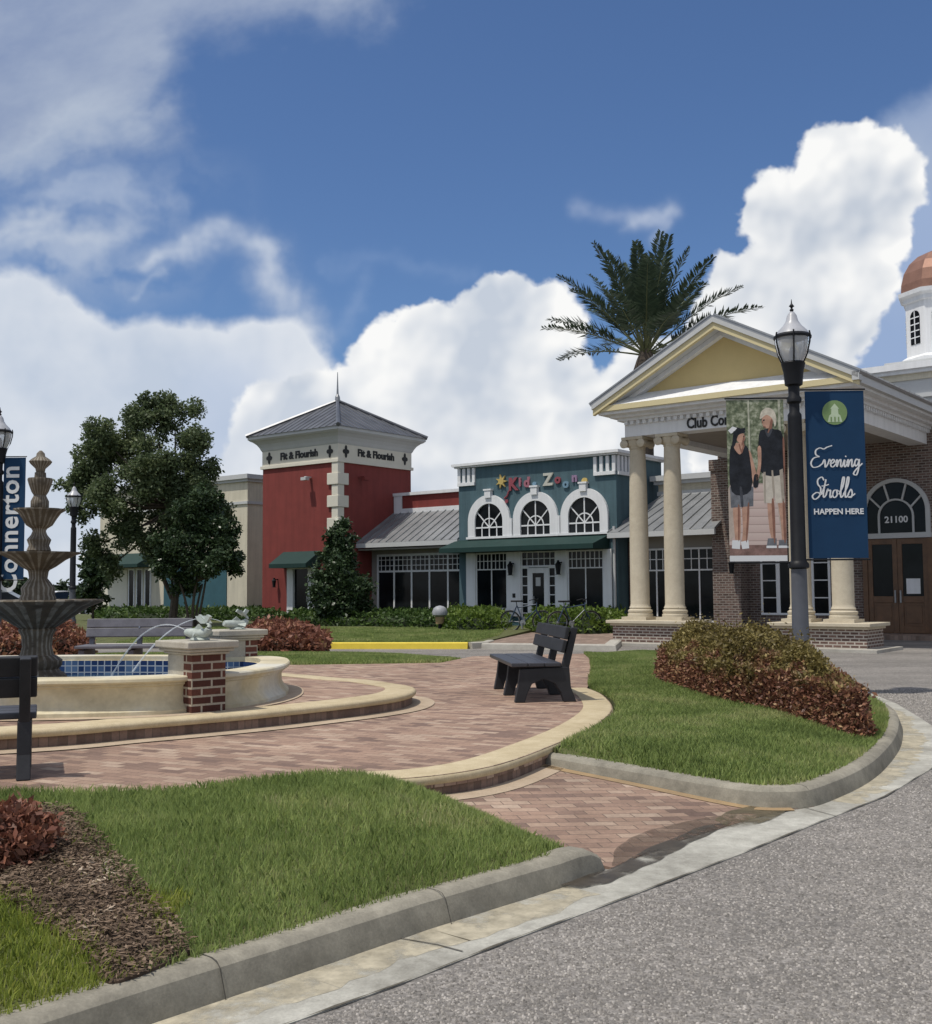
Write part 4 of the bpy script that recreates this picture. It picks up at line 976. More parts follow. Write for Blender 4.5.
# ---- left storefront wing with grey roof
w1 = thing('storefront_building', 'low wing with a grey metal roof between the red tower and the teal shop', 'building', at(-5.13, .8, 0), TH)
WX = 5.13                                           # local x 0..WX, wall at y=0
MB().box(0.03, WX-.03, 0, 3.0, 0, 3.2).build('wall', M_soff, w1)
b = MB(); roof_panel(b, (0.02, -.85, 3.24), (WX-.02, -.85, 3.24), (WX-.02, 1.42, 4.55), (.02, 1.42, 4.55), 13); b.build('roof', M_metal, w1)
b = MB().box(.02, WX-.02, -.9, -.78, 3.1, 3.27); b.build('gutter', M_grey, w1)
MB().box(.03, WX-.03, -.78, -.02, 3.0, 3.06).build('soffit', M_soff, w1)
MB().box(.05, WX-.03, 1.4, 1.7, 4.3, 5.28).build('parapet', M_red, w1)
b = MB().box(.0, WX-.03, 1.3, 1.8, 5.28, 5.4).box(.02, WX-.03, 1.36, 1.4, 4.45, 4.75).box(.02, .45, 1.34, 1.38, 4.4, 5.28); b.build('parapet_trim', M_wtrim, w1)
window(w1, .35, WX-.25, .35, 2.85, 0, 5, .09, .68, 3, 20)
# ---- teal shop
ts = thing('teal_shop_building', 'dark teal shop building with three white arched windows and a green awning', 'building', at(0, 0, 0), TH)
WT, DT, HT = 6.64, 3.15, 5.88
MB().box(0, WT, 0, DT, 0, HT).build('wall', M_teal, ts)
b = MB().box(-.12, WT+.12, -.12, DT+.1, HT, HT+.06).box(-.2, WT+.2, -.2, DT+.1, HT+.06, HT+.15); b.build('parapet_cap', M_wtrim, ts)
MB().box(-.02, WT+.02, -.03, 0, 0, .5).build('base_course', M_teal2, ts)
def bracket_trim(x0, x1, side=False):
    b = MB(); n = 3
    f = (lambda a, c, z0, z1, d: b.box(a, c, -d, 0, z0, z1)) if not side else (lambda a, c, z0, z1, d: b.box(WT, WT+d, a, c, z0, z1))
    f(x0-.05, x1+.05, HT-.66, HT-.54, .08)
    for k in range(n+1):
        xx = x0+(x1-x0)*k/n; f(xx-.06, xx+.06, HT-.54, HT-.02, .06)
    b.build('corner_bracket', M_wtrim, ts)
bracket_trim(.05, .72); bracket_trim(WT-.78, WT-.06); bracket_trim(.1, .8, True)
for cx in (1.42, 3.43, 5.42):
    zs = 3.9; n = 22; ro, ri = .93, .62
    outer = [(cx-ro, 3.34)] + [(x, z) for x, z in arc(cx, zs, ro, 180, 0, n)] + [(cx+ro, 3.34)]
    inner = [(cx-ri, 3.34)] + [(x, z) for x, z in arc(cx, zs, ri, 180, 0, n)] + [(cx+ri, 3.34)]
    b = MB().ring_xz(outer, inner, -.10, 0); b.box(cx-ro-.075, cx+ro+.075, -.12, 0, 3.26, 3.338); b.box(cx+ro-.02, cx+ro+.09, -.095, 0, 3.34, 3.95) if cx < 5 else None; b.box(cx-.13, cx+.13, -.16, -.002, 4.72, 4.98).box(cx-.17, cx+.17, -.18, -.002, 4.98, 5.04)
    f = b.build('arched_window', M_wtrim, ts)
    pane = MB().xz([(cx-ri, 3.34)] + arc(cx, zs, ri, 180, 0, n) + [(cx+ri, 3.34)], -.03, -.012).build('pane', M_glass, f)
    b = MB(); zb0 = 3.66
    b.box(cx-ri, cx+ri, -.055, -.031, zb0-.025, zb0+.025).box(cx-.022, cx+.022, -.052, -.031, 3.34, zs+ri)
    for s in (-1, 1):
        b.box(cx+s*.33-.02, cx+s*.33+.02, -.05, -.031, 3.34, zb0)
        q = arc(cx, zb0, .9, 90-s*44, 90-s*44, 1)[0]; dx, dz = q[0]-cx, q[1]-zb0; l = math.hypot(dx, dz); nx, nz = -dz/l*.02, dx/l*.02; k_ = .86 
        b.xz([(cx-nx, zb0-nz), (cx+dx*k_-nx, zb0+dz*k_-nz), (cx+dx*k_+nx, zb0+dz*k_+nz), (cx+nx, zb0+nz)], -.048, -.031)
    b.ring_xz(arc(cx, zb0, .35, 180, 0, 14), arc(cx, zb0, .31, 180, 0, 14), -.05, -.031)
    b.build('muntin', M_wtrim, f)
b = MB(); b.yz([(-.0, 3.24), (-1.05, 2.92), (-1.05, 2.76), (-.0, 2.76)], -.1, 6.35); b.build('awning', M_awn, ts)
for x0, x1 in ((.38, .8), (2.2, 2.8), (4.26, 4.72), (6.14, 6.46)): MB().box(x0, x1, -.09, 0, .74, 2.755).build('pilaster', M_wtrim, ts, bevel=.008)
for x0, x1 in ((.38, 2.8), (4.26, 6.46)): MB().box(x0, x1, -.11, 0, .5, .74).build('stall_riser', M_wtrim, ts, bevel=.008)
for x0, x1 in ((.8, 2.2), (4.72, 6.14)): window(ts, x0, x1, .74, 2.75, 0, 2, .05, .6, 2, 8)
window(ts, 2.8, 3.1, .3, 2.2, 0, 1, .04, rows=6, name='sidelight'); window(ts, 3.94, 4.24, .3, 2.2, 0, 1, .04, rows=6, name='sidelight')
window(ts, 2.8, 4.24, 2.2, 2.75, 0, 1, .04, transom=.5, trows=2, tcols=6, name='transom')
dr = MB().box(3.1, 3.28, -.06, 0, .18, 2.18).box(3.76, 3.94, -.06, 0, .18, 2.18).box(3.28, 3.76, -.06, 0, 2.0, 2.18).box(3.28, 3.76, -.06, 0, .18, .42).build('door', M_wtrim, ts)
MB().box(3.28, 3.76, -.03, -.012, .42, 2.0).build('pane', M_glass, dr); MB().box(3.33, 3.37, -.1, -.031, .95, 1.2).build('handle', M_metal, dr); MB().box(3.4, 3.6, -.036, -.031, 1.55, 1.85).build('notice', M_grey, dr)
lantern(ts, 2.5, -.09, 1.95, 1.3); lantern(ts, 4.5, -.09, 1.95, 1.3)
MB().box(2.45, 2.57, -.1, -.09, 1.15, 1.3).build('mailbox_slot', M_dark, ts)
MB().tube([(6.56, -.06, .1), (6.56, -.06, 3.5)], .05, 8).build('downspout', M_grey, ts)
cols = {'Y': (.5, .38, .13), 'R': (.26, .06, .08), 'P': (.34, .13, .17), 'B': (.16, .27, .36), 'W': (.5, .5, .44), 'V': (.28, .19, .3), 'O': (.42, .24, .1)}
CM = {k: plain('sign_colour_'+n_, cols[k], .6, .1) for k, n_ in zip('YRPBWVO', ('yellow', 'red', 'pink', 'blue', 'white', 'violet', 'orange'))}
sx = 2.28
for ch, ck, dz, sz, adv in (('K', 'R', -.04, .72, .42), ('i', 'P', .08, .5, .2), ('d', 'P', .03, .56, .34), ('s', 'B', -.04, .5, .42), ('Z', 'W', .02, .68, .44), ('o', 'R', .06, .5, .3), ('o', 'B', -.12, .5, .34), ('n', 'V', .06, .5, .36), ('e', 'Y', -.08, .54, .38), ('!', 'O', .04, .5, .3)):
    if ch == '!': continue
    text('sign_letter', ch, sz*.86, CM[ck], ts, (sx, -.03, 4.98+dz+(sx-2)*.015), align='LEFT', ext=.03, bold=.02); sx += adv*1.08
b = MB()
for k in range(7):
    a = k*2*pi/7; b.xz([(1.98+.06*math.cos(a+1.2), 5.28+.06*math.sin(a+1.2)), (1.98+.26*math.cos(a), 5.28+.26*math.sin(a)), (1.98+.06*math.cos(a-1.2), 5.28+.06*math.sin(a-1.2))], -.07-.002*k, -.01)
b.xz([(1.98+.12*math.cos(k*pi/5), 5.28+.12*math.sin(k*pi/5)) for k in range(10)], -.088, -.01); b.build('sign_star', CM['Y'], ts)
b = MB(); b.tube([(2.3, -.04, 4.92), (2.22, -.04, 4.75), (2.1, -.04, 4.66)], .035, 6); b.lathe([(.07, -.02), (.07, .02)], 10, M=Matrix.Translation((2.2, -.05, 4.56)) @ Matrix.Rotation(pi/2, 4, 'X')); b.build('sign_swash', CM['R'], ts)
# ---- second wing, right of the teal shop
w2 = thing('storefront_building', 'low grey-roofed wing seen between the portico columns right of the teal shop', 'building', at(WT, .75, 0), TH)
WX2 = 3.6
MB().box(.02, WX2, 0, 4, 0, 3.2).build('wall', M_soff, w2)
b = MB(); roof_panel(b, (-.2, -1.0, 3.24), (WX2, -1.0, 3.24), (WX2, 1.6, 4.6), (.55, 1.6, 4.6), 9); b.build('roof', M_metal, w2)
MB().box(-.2, WX2, -1.06, -.95, 3.1, 3.27).build('gutter', M_grey, w2)
b = MB().box(.3, WX2+1, 1.6, 1.8, 4.4, 5.0); b.build('parapet', M_stuc, w2)
b = MB().box(.2, WX2+1, 1.45, 1.95, 5.0, 5.12).box(.1, WX2+1, 1.35, 1.95, 5.12, 5.3).box(.28, WX2+1, 1.54, 1.6, 4.62, 4.76); b.build('parapet_trim', M_grey, w2)
window(w2, .35, 1.75, .35, 2.75, 0, 2, .06, .72, 2, 6); window(w2, 1.75, 3.4, .35, 2.75, 0, 2, .06, .72, 2, 6)
MB().box(.06, .3, -.12, -.003, 0, 3.0).build('brick_pier', bricks('brown_brick', (.1, .05, .04), (.19, .105, .08), (.2, .17, .14), .2, .075, .008, 'wall'), w2)
# ---- long cream building on the left
cb = thing('cream_building', 'long cream stucco building half hidden by the dark leafy trees', 'building', (-9.7, 48.7, 0), TH)
MB().box(-11.2, 0, 0, 8, 0, 6.35).build('wall', M_stuc, cb)
b = MB().box(-11.25, .06, -.06, 8.05, 5.3, 5.42).box(-11.3, .1, -.1, 8.1, 6.3, 6.42).box(-11.4, .2, -.2, 8.2, 6.42, 6.62); b.build('cornice', M_grey, cb)
MB().box(-5.9, -1.35, -.03, 0, 0, 2.55).build('blue_panel', M_teal2, cb)
b = MB(); b.yz([(-.02, 3.3), (-1.1, 2.75), (-1.1, 2.6), (-.02, 2.6)], -10.6, -6.5); b.build('awning', M_awn, cb)
for x0 in (-8.7, -8.05, -7.4): window(cb, x0, x0+.5, .3, 2.55, 0, 1, .07)
MB().box(-11.2, -8.8, -.04, 0, 0, 2.5).build('light_panel', M_stuc2, cb)
# ---- clubhouse with portico
O0 = Vector((4.22, 28.9))
cl_ = thing('clubhouse_building', 'brick clubhouse with a white and yellow pedimented portico and copper cupola', 'building', (O0.x, O0.y, 0), TH)
M_brk = bricks('clubhouse_brick', (.085, .058, .05), (.2, .135, .115), (.3, .27, .24), .2, .075, .013, 'wall', var=.25)
M_brk2 = bricks('pedestal_brick', (.1, .062, .052), (.22, .14, .115), (.46, .42, .37), .2, .075, .016, 'wall', var=.25)
M_ylw = plain('pale_yellow_trim', (.62, .54, .32), .7, .06, 2); M_tymp = plain('tympanum_yellow', (.58, .46, .22), .8, .06, 2)
M_colm = concrete_mat('column_stone', (.6, .54, .42), (.47, .41, .31))
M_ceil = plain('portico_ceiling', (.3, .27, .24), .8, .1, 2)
A = 5.75; DP = 6.9
MB().box(-.6, 16, DP, 24, 0, 6.1).build('wall', M_brk, cl_)
b = MB()                                            # frieze beam on three sides
b.box(0, A, 0, .55, 5.45, 5.86).box(0, .5, .551, DP, 5.452, 5.86).box(A-.5, A, .551, DP, 5.452, 5.86); b.build('frieze', M_wtrim, cl_)
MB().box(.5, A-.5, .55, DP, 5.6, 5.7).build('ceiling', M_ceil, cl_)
b = MB().box(0, A, -.025, 0, 5.83, 5.861); x_ = .04
while x_ < A-.06: b.box(x_, x_+.09, -.1, 0, 5.76, 5.86); x_ += .18
b.build('dentil_course', M_wtrim, cl_); b = MB().box(A, A+.025, 0, DP, 5.83, 5.861); y_ = .2
while y_ < DP: b.box(A, A+.1, y_, y_+.09, 5.76, 5.86); y_ += .18
b.build('dentil_course', M_wtrim, cl_)
b = MB()
for d_, z0, z1 in ((.14, 5.862, 5.94), (.28, 5.94, 6.02), (.5, 6.02, 6.1)): b.box(-d_, A+d_, -d_, DP+.3, z0, z1)
b.build('cornice', M_wtrim, cl_)
b = MB().box(-.58, A+.58, -.58, -.5, 6.1, 6.24); b.build('cornice_fascia', M_ylw, cl_)
b = MB().box(-.56, A+.56, -.5, DP, 6.1, 6.22).box(A+.5, A+.62, -.45, DP+3, 6.08, 6.3).box(-.62, -.5, -.45, DP, 6.08, 6.3); b.box(A+.48, A+.64, -.66, -.44, 6.12, 6.32); b.build('gutter', M_grey, cl_)
b = MB(); b.yz([(-.56, 6.243), (-.05, 6.56), (-.05, 6.222), (-.5, 6.222)], -.1, A+.1); b.build('pediment_ledge', M_wtrim, cl_)
xm = A/2; hw = xm+.62; zr0, zr1 = 6.26, 8.08; sl = (zr1-zr0)/hw
MB().xz([(-.2, 6.23), (A+.2, 6.23), (xm, 6.23+sl*(xm+.2))], -.03, .3).build('tympanum', M_tymp, cl_)
def rake(d_top, d_bot, y0, y1, m, name, hw_=hw):
    b = MB(); e = lambda d: zr1-d-sl*hw_
    for s in (-1, 1): b.xz([(xm+s*hw_, e(d_top)), (xm, zr1-d_top), (xm, zr1-d_bot), (xm+s*hw_, e(d_bot))], y0, y1)
    return b.build(name, m, cl_)
rake(-.02, .1, -.66, -.55, M_grey, 'rake_edge'); rake(.1, .26, -.62, -.5, M_ylw, 'rake_fascia', hw-.02); rake(.1, .25, -.498, -.25, M_grey, 'rake_moulding', hw-.1)
rake(.25, .37, -.24, -.035, M_wtrim, 'inner_rake_moulding', hw-.4)
b = MB()
roof_panel(b, (xm-hw-.03, -.66, zr0), (xm-hw-.03, 14, zr0), (xm, 14, zr1+.02), (xm, -.66, zr1+.02), 36, .06)
roof_panel(b, (xm+hw+.03, 14, zr0), (xm+hw+.03, -.66, zr0), (xm, -.66, zr1+.02), (xm, 14, zr1+.02), 36, .06)
b.build('roof', M_metal, cl_)
# columns on brick pedestals
def column(x, y):
    b = MB().lathe([(.33, .0), (.33, .07), (.3, .09), (.32, .13), (.32, .17), (.27, .2), (.285, .24), (.26, .28), (.25, .34), (.25, 1.6), (.243, 2.6), (.225, 3.6), (.205, 4.4), (.22, 4.42), (.22, 4.46), (.2, 4.47)], 28, c=(x, y, .72))
    c = b.build('column', M_colm, cl_, smooth=True, auto=30)
    b = MB().box(x-.31, x+.31, y-.31, y+.31, 5.37, 5.445).lathe([(.21, 5.16), (.27, 5.24), (.29, 5.37)], 20, c=(x, y, 0))
    for s in (-1, 1):
        Mx = Matrix.Translation((x+s*.25, y, 5.27)) @ Matrix.Rotation(pi/2, 4, 'X')
        b.lathe([(.03, -.32), (.1, -.3), (.115, -.29), (.075, -.1), (.075, .1), (.115, .29), (.1, .3), (.03, .32)], 16, M=Mx)
    b.build('capital', M_colm, c, smooth=True, auto=40)
    MB().box(x-.36, x+.36, y-.36, y+.36, .64, .72).build('plinth', M_colm, c)
for x in (.2, 1.21, 4.54, 5.55): column(x, .3)
for x0, x1 in ((-.3, 1.75), (4.1, 6.25)):
    p = MB().box(x0, x1, -.28, .9, 0, .5).build('pedestal', M_brk2, cl_)
    MB().box(x0-.13, x1+.13, -.42, 1.03, .56, .64).box(x0-.05, x1+.05, -.34, .95, .5, .56).build('pedestal_cap', M_colm, p, bevel=.01)
    MB().box(x0-.35, x1+.35, -.7, 1.2, -.05, .07).build('pedestal_footing', M_pale, p)
# brick piers at the back, window, arched door
MB().box(-.62, .3, DP-.5, DP, 0, 5.45).build('pier', M_brk, cl_); MB().box(-.66, .34, DP-.54, DP, 5.1, 5.449).build('pier_cap', M_brk, cl_)
lantern(cl_, .1, DP-.5, 1.9, 1.2)
window(cl_, .75, 1.3, .62, 2.7, DP, 1, .06, rows=4, name='sidelight'); window(cl_, 1.3, 2.35, .62, 2.7, DP, 1, .06); window(cl_, 2.35, 2.9, .62, 2.7, DP, 1, .06, rows=4, name='sidelight')
M_wood = plain('brown_door_wood', (.13, .066, .032), .4, .35, 4, spec=.5)
D0, D1, DZ = 3.98, 5.72, 2.86; dm = (D0+D1)/2
MB().box(D0-.6, D1+.7, DP-1.3, DP, 0, .13).build('door_step', M_walk, cl_)
for x0, x1 in ((D0+.04, dm-.004), (dm+.004, D1-.04)):
    b = MB().box(x0, x0+.13, DP-.07, DP-.01, .14, DZ-.04).box(x1-.13, x1, DP-.07, DP-.01, .14, DZ-.04).box(x0+.13, x1-.13, DP-.07, DP-.01, DZ-.2, DZ-.04).box(x0+.13, x1-.13, DP-.07, DP-.01, .14, .34).box(x0+.13, x1-.13, DP-.07, DP-.01, 1.0, 1.18)
    b.box(x0+.13, x1-.13, DP-.045, DP-.01, .34, 1.0).box(x0+.2, x1-.2, DP-.062, DP-.044, .42, .92)
    d_ = b.build('door', M_wood, cl_, bevel=.006); MB().box(x0+.13, x1-.13, DP-.04, DP-.012, 1.18, DZ-.2).build('pane', M_glass, d_)
    hx = x1-.09 if x1 < dm else x0+.05; MB().box(hx, hx+.04, DP-.12, DP-.071, 1.0, 1.35).build('handle', M_metal, d_)
    if x1 > dm: MB().box(x0+.22, x0+.6, DP-.046, DP-.041, 1.25, 1.68).build('notice', M_wtrim, d_)
for x0 in (D0-.1, D1-.035): MB().box(x0, x0+.135, DP-.1, DP, .13, DZ-.03).build('door_frame', M_wood, cl_)
zs = DZ+.75; ro, ri = .93, .82
out = [(dm-ro, DZ+.12)] + arc(dm, zs, ro, 180, 0, 24) + [(dm+ro, DZ+.12)]; inn = [(dm-ri, DZ+.12)] + arc(dm, zs, ri, 180, 0, 24) + [(dm+ri, DZ+.12)]
b = MB().ring_xz(out, inn, DP-.11, DP).box(dm-ro-.02, dm+ro+.02, DP-.13, DP, DZ-.03, DZ+.118)
io = [(dm-.5, DZ+.12)] + arc(dm, DZ+.6, .5, 180, 0, 18) + [(dm+.5, DZ+.12)]; ii = [(dm-.45, DZ+.12)] + arc(dm, DZ+.6, .45, 180, 0, 18) + [(dm+.45, DZ+.12)]
b.ring_xz(io, ii, DP-.09, DP-.03)
for a in (150, 112, 68, 30):
    ca, sa = math.cos(R(a)), math.sin(R(a)); n_ = (-sa*.025, ca*.025); p_, q_ = (dm+.47*ca, DZ+.6+.47*sa), (dm+.83*ca, zs+.83*sa)
    b.xz([(p_[0]-n_[0], p_[1]-n_[1]), (q_[0]-n_[0], q_[1]-n_[1]), (q_[0]+n_[0], q_[1]+n_[1]), (p_[0]+n_[0], p_[1]+n_[1])], DP-.085, DP-.028)
fl = b.build('fanlight', M_grey, cl_)
MB().xz(inn, DP-.027, DP-.012).build('pane', M_glass, fl)
text('house_number', '21100', .26, M_wtrim, cl_, (dm, DP-.034, DZ+.42), ext=.004, bold=.006)
tx = text('lettering', 'Club Connerton', .38, M_dark, cl_, (1.8, -.012, 5.51), ext=.012, bold=.009, align='LEFT'); tx.scale = (.78, 1, 1)
b = MB()                                            # attic, hip roof and cupola above the main block
ax0, ax1, ay0, ay1 = 2.75, 14, 11.2, 20
b.box(ax0, ax1, ay0, ay1, 6, 8.1); b.box(ax0-.1, ax1+.1, ay0-.1, ay1, 7.5, 7.62); b.build('attic', M_grey, cl_)
b = MB().box(ax0-.06, ax1+.1, ay0-.06, ay1, 8.1, 8.3); b.build('attic_band', M_stuc, cl_)
b = MB().box(ax0-.2, ax1+.2, ay0-.2, ay1, 8.3, 8.42).box(ax0-.32, ax1+.3, ay0-.32, ay1, 8.42, 8.62); b.build('attic_cornice', M_wtrim, cl_)
cx, cy = 4.3, 14.5
b = MB().box(cx-1.5, cx+1.5, cy-1.5, cy+1.5, 8.6, 9.1); b.build('cupola_base', M_grey, cl_)
o8 = pi/8 + R(12)
def octa(r, z): return [(cx+r*math.cos(o8+k*pi/4), cy+r*math.sin(o8+k*pi/4), z) for k in range(8)]
def octstack(prof):
    b = MB(); rg = [[b.bm.verts.new(p) for p in octa(r, z)] for r, z in prof]
    for a, c in zip(rg, rg[1:]):
        for k in range(8): b.bm.faces.new((a[k], a[(k+1) % 8], c[(k+1) % 8], c[k]))
    b.bm.faces.new(rg[-1]); return b
cu = octstack([(1.35, 8.9), (1.35, 9.25), (1.28, 9.3), (1.18, 9.36), (1.18, 11.2), (1.26, 11.24), (1.26, 11.38), (1.4, 11.46), (1.42, 11.6)]).build('cupola', M_wtrim, cl_)
M_cop = plain('copper_dome', (.26, .14, .1), .5, .22, 2, metal=.35)
octstack([(1.32, 11.55), (1.3, 11.9), (1.2, 12.3), (1.0, 12.65), (.7, 12.92), (.35, 13.08), (.1, 13.14), (.05, 13.6)]).build('dome', M_cop, cu)
rin = 1.18*math.cos(pi/8)
for k in range(8):
    a = o8+pi/8+k*pi/4; Mx = Matrix.Translation((cx, cy, 0)) @ Matrix.Rotation(a+pi/2, 4, 'Z')
    b = MB(); q = [(-.22, 9.75)] + arc(0, 10.7, .22, 180, 0, 8) + [(.22, 9.75)]
    b.prism(q, lambda x, z: Mx @ Vector((x, -rin-.02, z)), lambda x, z: Mx @ Vector((x, -rin+.01, z)))
    wd = b.build('cupola_window', M_glass, cu)
    b = MB(); b.box(-.018, .018, -rin-.035, -rin-.021, 9.75, 10.9, M=Mx)
    for z in (9.98, 10.21, 10.44, 10.67): b.box(-.22, .22, -rin-.034, -rin-.021, z-.018, z+.018, M=Mx)
    b.build('muntin', M_wtrim, wd)
# ------------------------------------------------------------------ vegetation
LEAF = {
 'tree': leafmat('dark_leaf', [(0, (.055, .08, .037)), (.5, (.105, .145, .068)), (.85, (.17, .21, .1)), (1, (.26, .29, .15))], trans=.36, wscale=.7),
 'magnolia': leafmat('glossy_dark_leaf', [(0, (.02, .038, .017)), (.5, (.038, .065, .028)), (1, (.08, .12, .052))], trans=.1, wscale=1.2, rough=.35),
 'hedge': leafmat('hedge_leaf', [(0, (.02, .045, .01)), (.5, (.05, .095, .02)), (1, (.12, .18, .04))], trans=.25, wscale=1.5),
 'lime': leafmat('bright_hedge_leaf', [(0, (.04, .075, .012)), (.5, (.1, .16, .025)), (1, (.2, .27, .05))], trans=.3, wscale=1.5),
 'red': leafmat('red_leaf', [(0, (.09, .05, .034)), (.35, (.2, .08, .054)), (.7, (.3, .13, .08)), (.9, (.34, .2, .09)), (1, (.44, .33, .15))], trans=.2, wscale=2.2),
 'palm': leafmat('palm_leaflet', [(0, (.024, .042, .026)), (.6, (.055, .084, .05)), (1, (.12, .15, .1))], trans=.15, wscale=.8),
 'far': leafmat('distant_leaf', [(0, (.02, .035, .018)), (1, (.06, .09, .04))], trans=.1)}
M_bark = plain('bark', (.07, .055, .042), .9, .35, 6, bmp=.6, bscale=25)
def tree(label, p, zb, clumps, n, leaf, stems, mtl, name='tree', group=None):
    t = thing(name, label, 'tree', (p[0], p[1], zb), 0, group)
    cs = [c[:3] for c in clumps]; rs = [c[3] if isinstance(c[3], tuple) else (c[3],)*3 for c in clumps]
    # secondary tufts so the crown edge is uneven and gaps show
    sc, sr = [], []
    for c, r in zip(cs, rs):
        for k in range(20):
            d = RNG.normal(size=3); d /= np.linalg.norm(d); q = RNG.uniform(.3, 1.0)
            sc.append(np.array(c)+d*np.array(r)*q); sr.append(np.array(r)*RNG.uniform(.22, .5))
    P, d = clump_points(sc, sr, n, shell=.2)
    V, Fc = leaf_quads(P, leaf, aspect=.55, up=-.1)
    npmesh('crown', V, Fc, mtl, t)
    b = MB()
    for path, r0, r1 in stems:
        q = catmull(path, 4); b.tube(q, [r0+(r1-r0)*i/(len(q)-1) for i in range(len(q))], 7)
    for c, r in zip(cs, rs):
        st = stems[0][0][-1]; b.tube([st, (Vector(st)+Vector(c))/2+Vector((0, 0, -.15)), c], [.06, .04, .015], 5)
    b.build('trunk', M_bark, t, smooth=True)
    return t
def px_at(px, py, Y): r = ray(px, py); return Vector((r.x/r.y*Y, Y, CAMZ+r.z/r.y*Y))
# big leafy tree at the left
Y = 38.0; base = px_at(172, 612, Y); zb = .2
def rel(px, py, dy, r): q = px_at(px, py, Y+dy); return (q.x-base.x, dy, q.z-zb, r)
cl1 = [rel(140,425,0,.85), rel(175,420,.4,.85), rel(105,440,0,.8), rel(85,470,.3,.8), rel(195,455,0,.85), rel(150,470,-.8,1.0), rel(115,500,-.6,.9), rel(205,490,.2,.8), rel(165,510,.8,.95), rel(85,505,0,.65), rel(130,530,-.3,.7), rel(100,455,1,.8), rel(180,530,-.7,.8), rel(140,450,1.2,1.0), rel(180,480,-.3,.95), rel(155,545,0,.75), rel(70,490,0,.55), rel(95,545,0,.55), rel(112,565,.3,.5), rel(215,515,.5,.7), rel(150,405,0,.5)]
tree('large dark leafy tree with an open ragged crown left of the red tower', (base.x, base.y), zb, cl1, 95000, .11, [([(0, 0, 0), (.1, 0, 1.3), (-.1, 0, 2.6), (.1, 0, 4.2)], .16, .08), ([(.05, 0, .8), (.5, .1, 2.2), (.9, .2, 3.6)], .1, .05), ([(0, 0, 1), (-.6, -.1, 2.4), (-1.3, 0, 3.7)], .09, .05)], LEAF['tree'])
Y = 36.5; base = px_at(193, 618, Y)
cl2 = [rel(200,520,0,.85), rel(225,535,0,.6), rel(175,545,-.2,.7), rel(210,560,-.3,.75), rel(190,575,.3,.7), rel(228,562,.2,.5), rel(205,500,.3,.6), rel(165,565,0,.5)]
tree('shorter dense dark tree on several thin stems in front of the blue panel', (base.x, base.y), zb, cl2, 48000, .11, [([(0, 0, 0), (.0, 0, .8), (.1, 0, 1.6)], .06, .04), ([(.12, 0, 0), (.25, .1, .8), (.4, .1, 1.7)], .05, .03), ([(-.12, 0, 0), (-.25, 0, .9), (-.5, 0, 1.7)], .05, .03), ([(.05, .1, 0), (.12, .1, .8), (.25, .2, 1.5)], .05, .03)], LEAF['magnolia'])
Y = 45.0; base = px_at(93, 612, Y)
tree('dark rounded evergreen shrub behind the distant lamp', (base.x, base.y), zb, [rel(92,575,0,.75), rel(92,592,0,.7), rel(92,560,0,.45)], 3500, .2, [([(0, 0, 0), (0, 0, .6), (0, 0, 1.2)], .06, .04)], LEAF['magnolia'])
# cone-shaped magnolia in front of the tower
Y = 38.8; base = px_at(341, 617, Y)
mg = [rel(342,526,0,.32), rel(341,540,0,.5), rel(341,555,0,.68), rel(340,572,0,.85), rel(341,590,0,.98), rel(341,603,0,.96), rel(340,590,-.6,.9)]
tree('dark cone-shaped evergreen tree in front of the red tower corner', (base.x, base.y), zb, mg, 30000, .13, [([(0, 0, 0), (0, 0, 1), (0, 0, 3)], .08, .03)], LEAF['magnolia'], name='evergreen_tree')
# distant trees closing the horizon
for i, (px, top, Y, w) in enumerate(((-60, 565, 85, 6), (10, 572, 95, 5), (62, 583, 100, 4), (-150, 555, 80, 8), (-300, 550, 75, 9), (1000, 560, 110, 8))):
    base = px_at(px, 606, Y); hgt = px_at(px, top, Y).z
    tree(('far tree standing past the left edge of the car park', 'far tree behind the fountain tiers at the left edge', 'low far tree seen between fountain and distant lamp', 'far tree outside the left edge', 'wide far tree outside the left edge', 'far tree outside the right edge')[i], (base.x, base.y), 0,
        [(0, 0, hgt*.6, (w*.45, w*.45, hgt*.4)), (w*.3, 0, hgt*.5, (w*.35, w*.35, hgt*.35)), (-w*.3, 0, hgt*.5, (w*.35, w*.35, hgt*.35)), (0, 0, hgt*.3, (w*.5, w*.5, hgt*.3))], 2500, .45, [([(0, 0, 0), (0, 0, hgt*.3), (0, 0, hgt*.6)], .2, .1)], LEAF['far'], group='distant trees on the skyline')
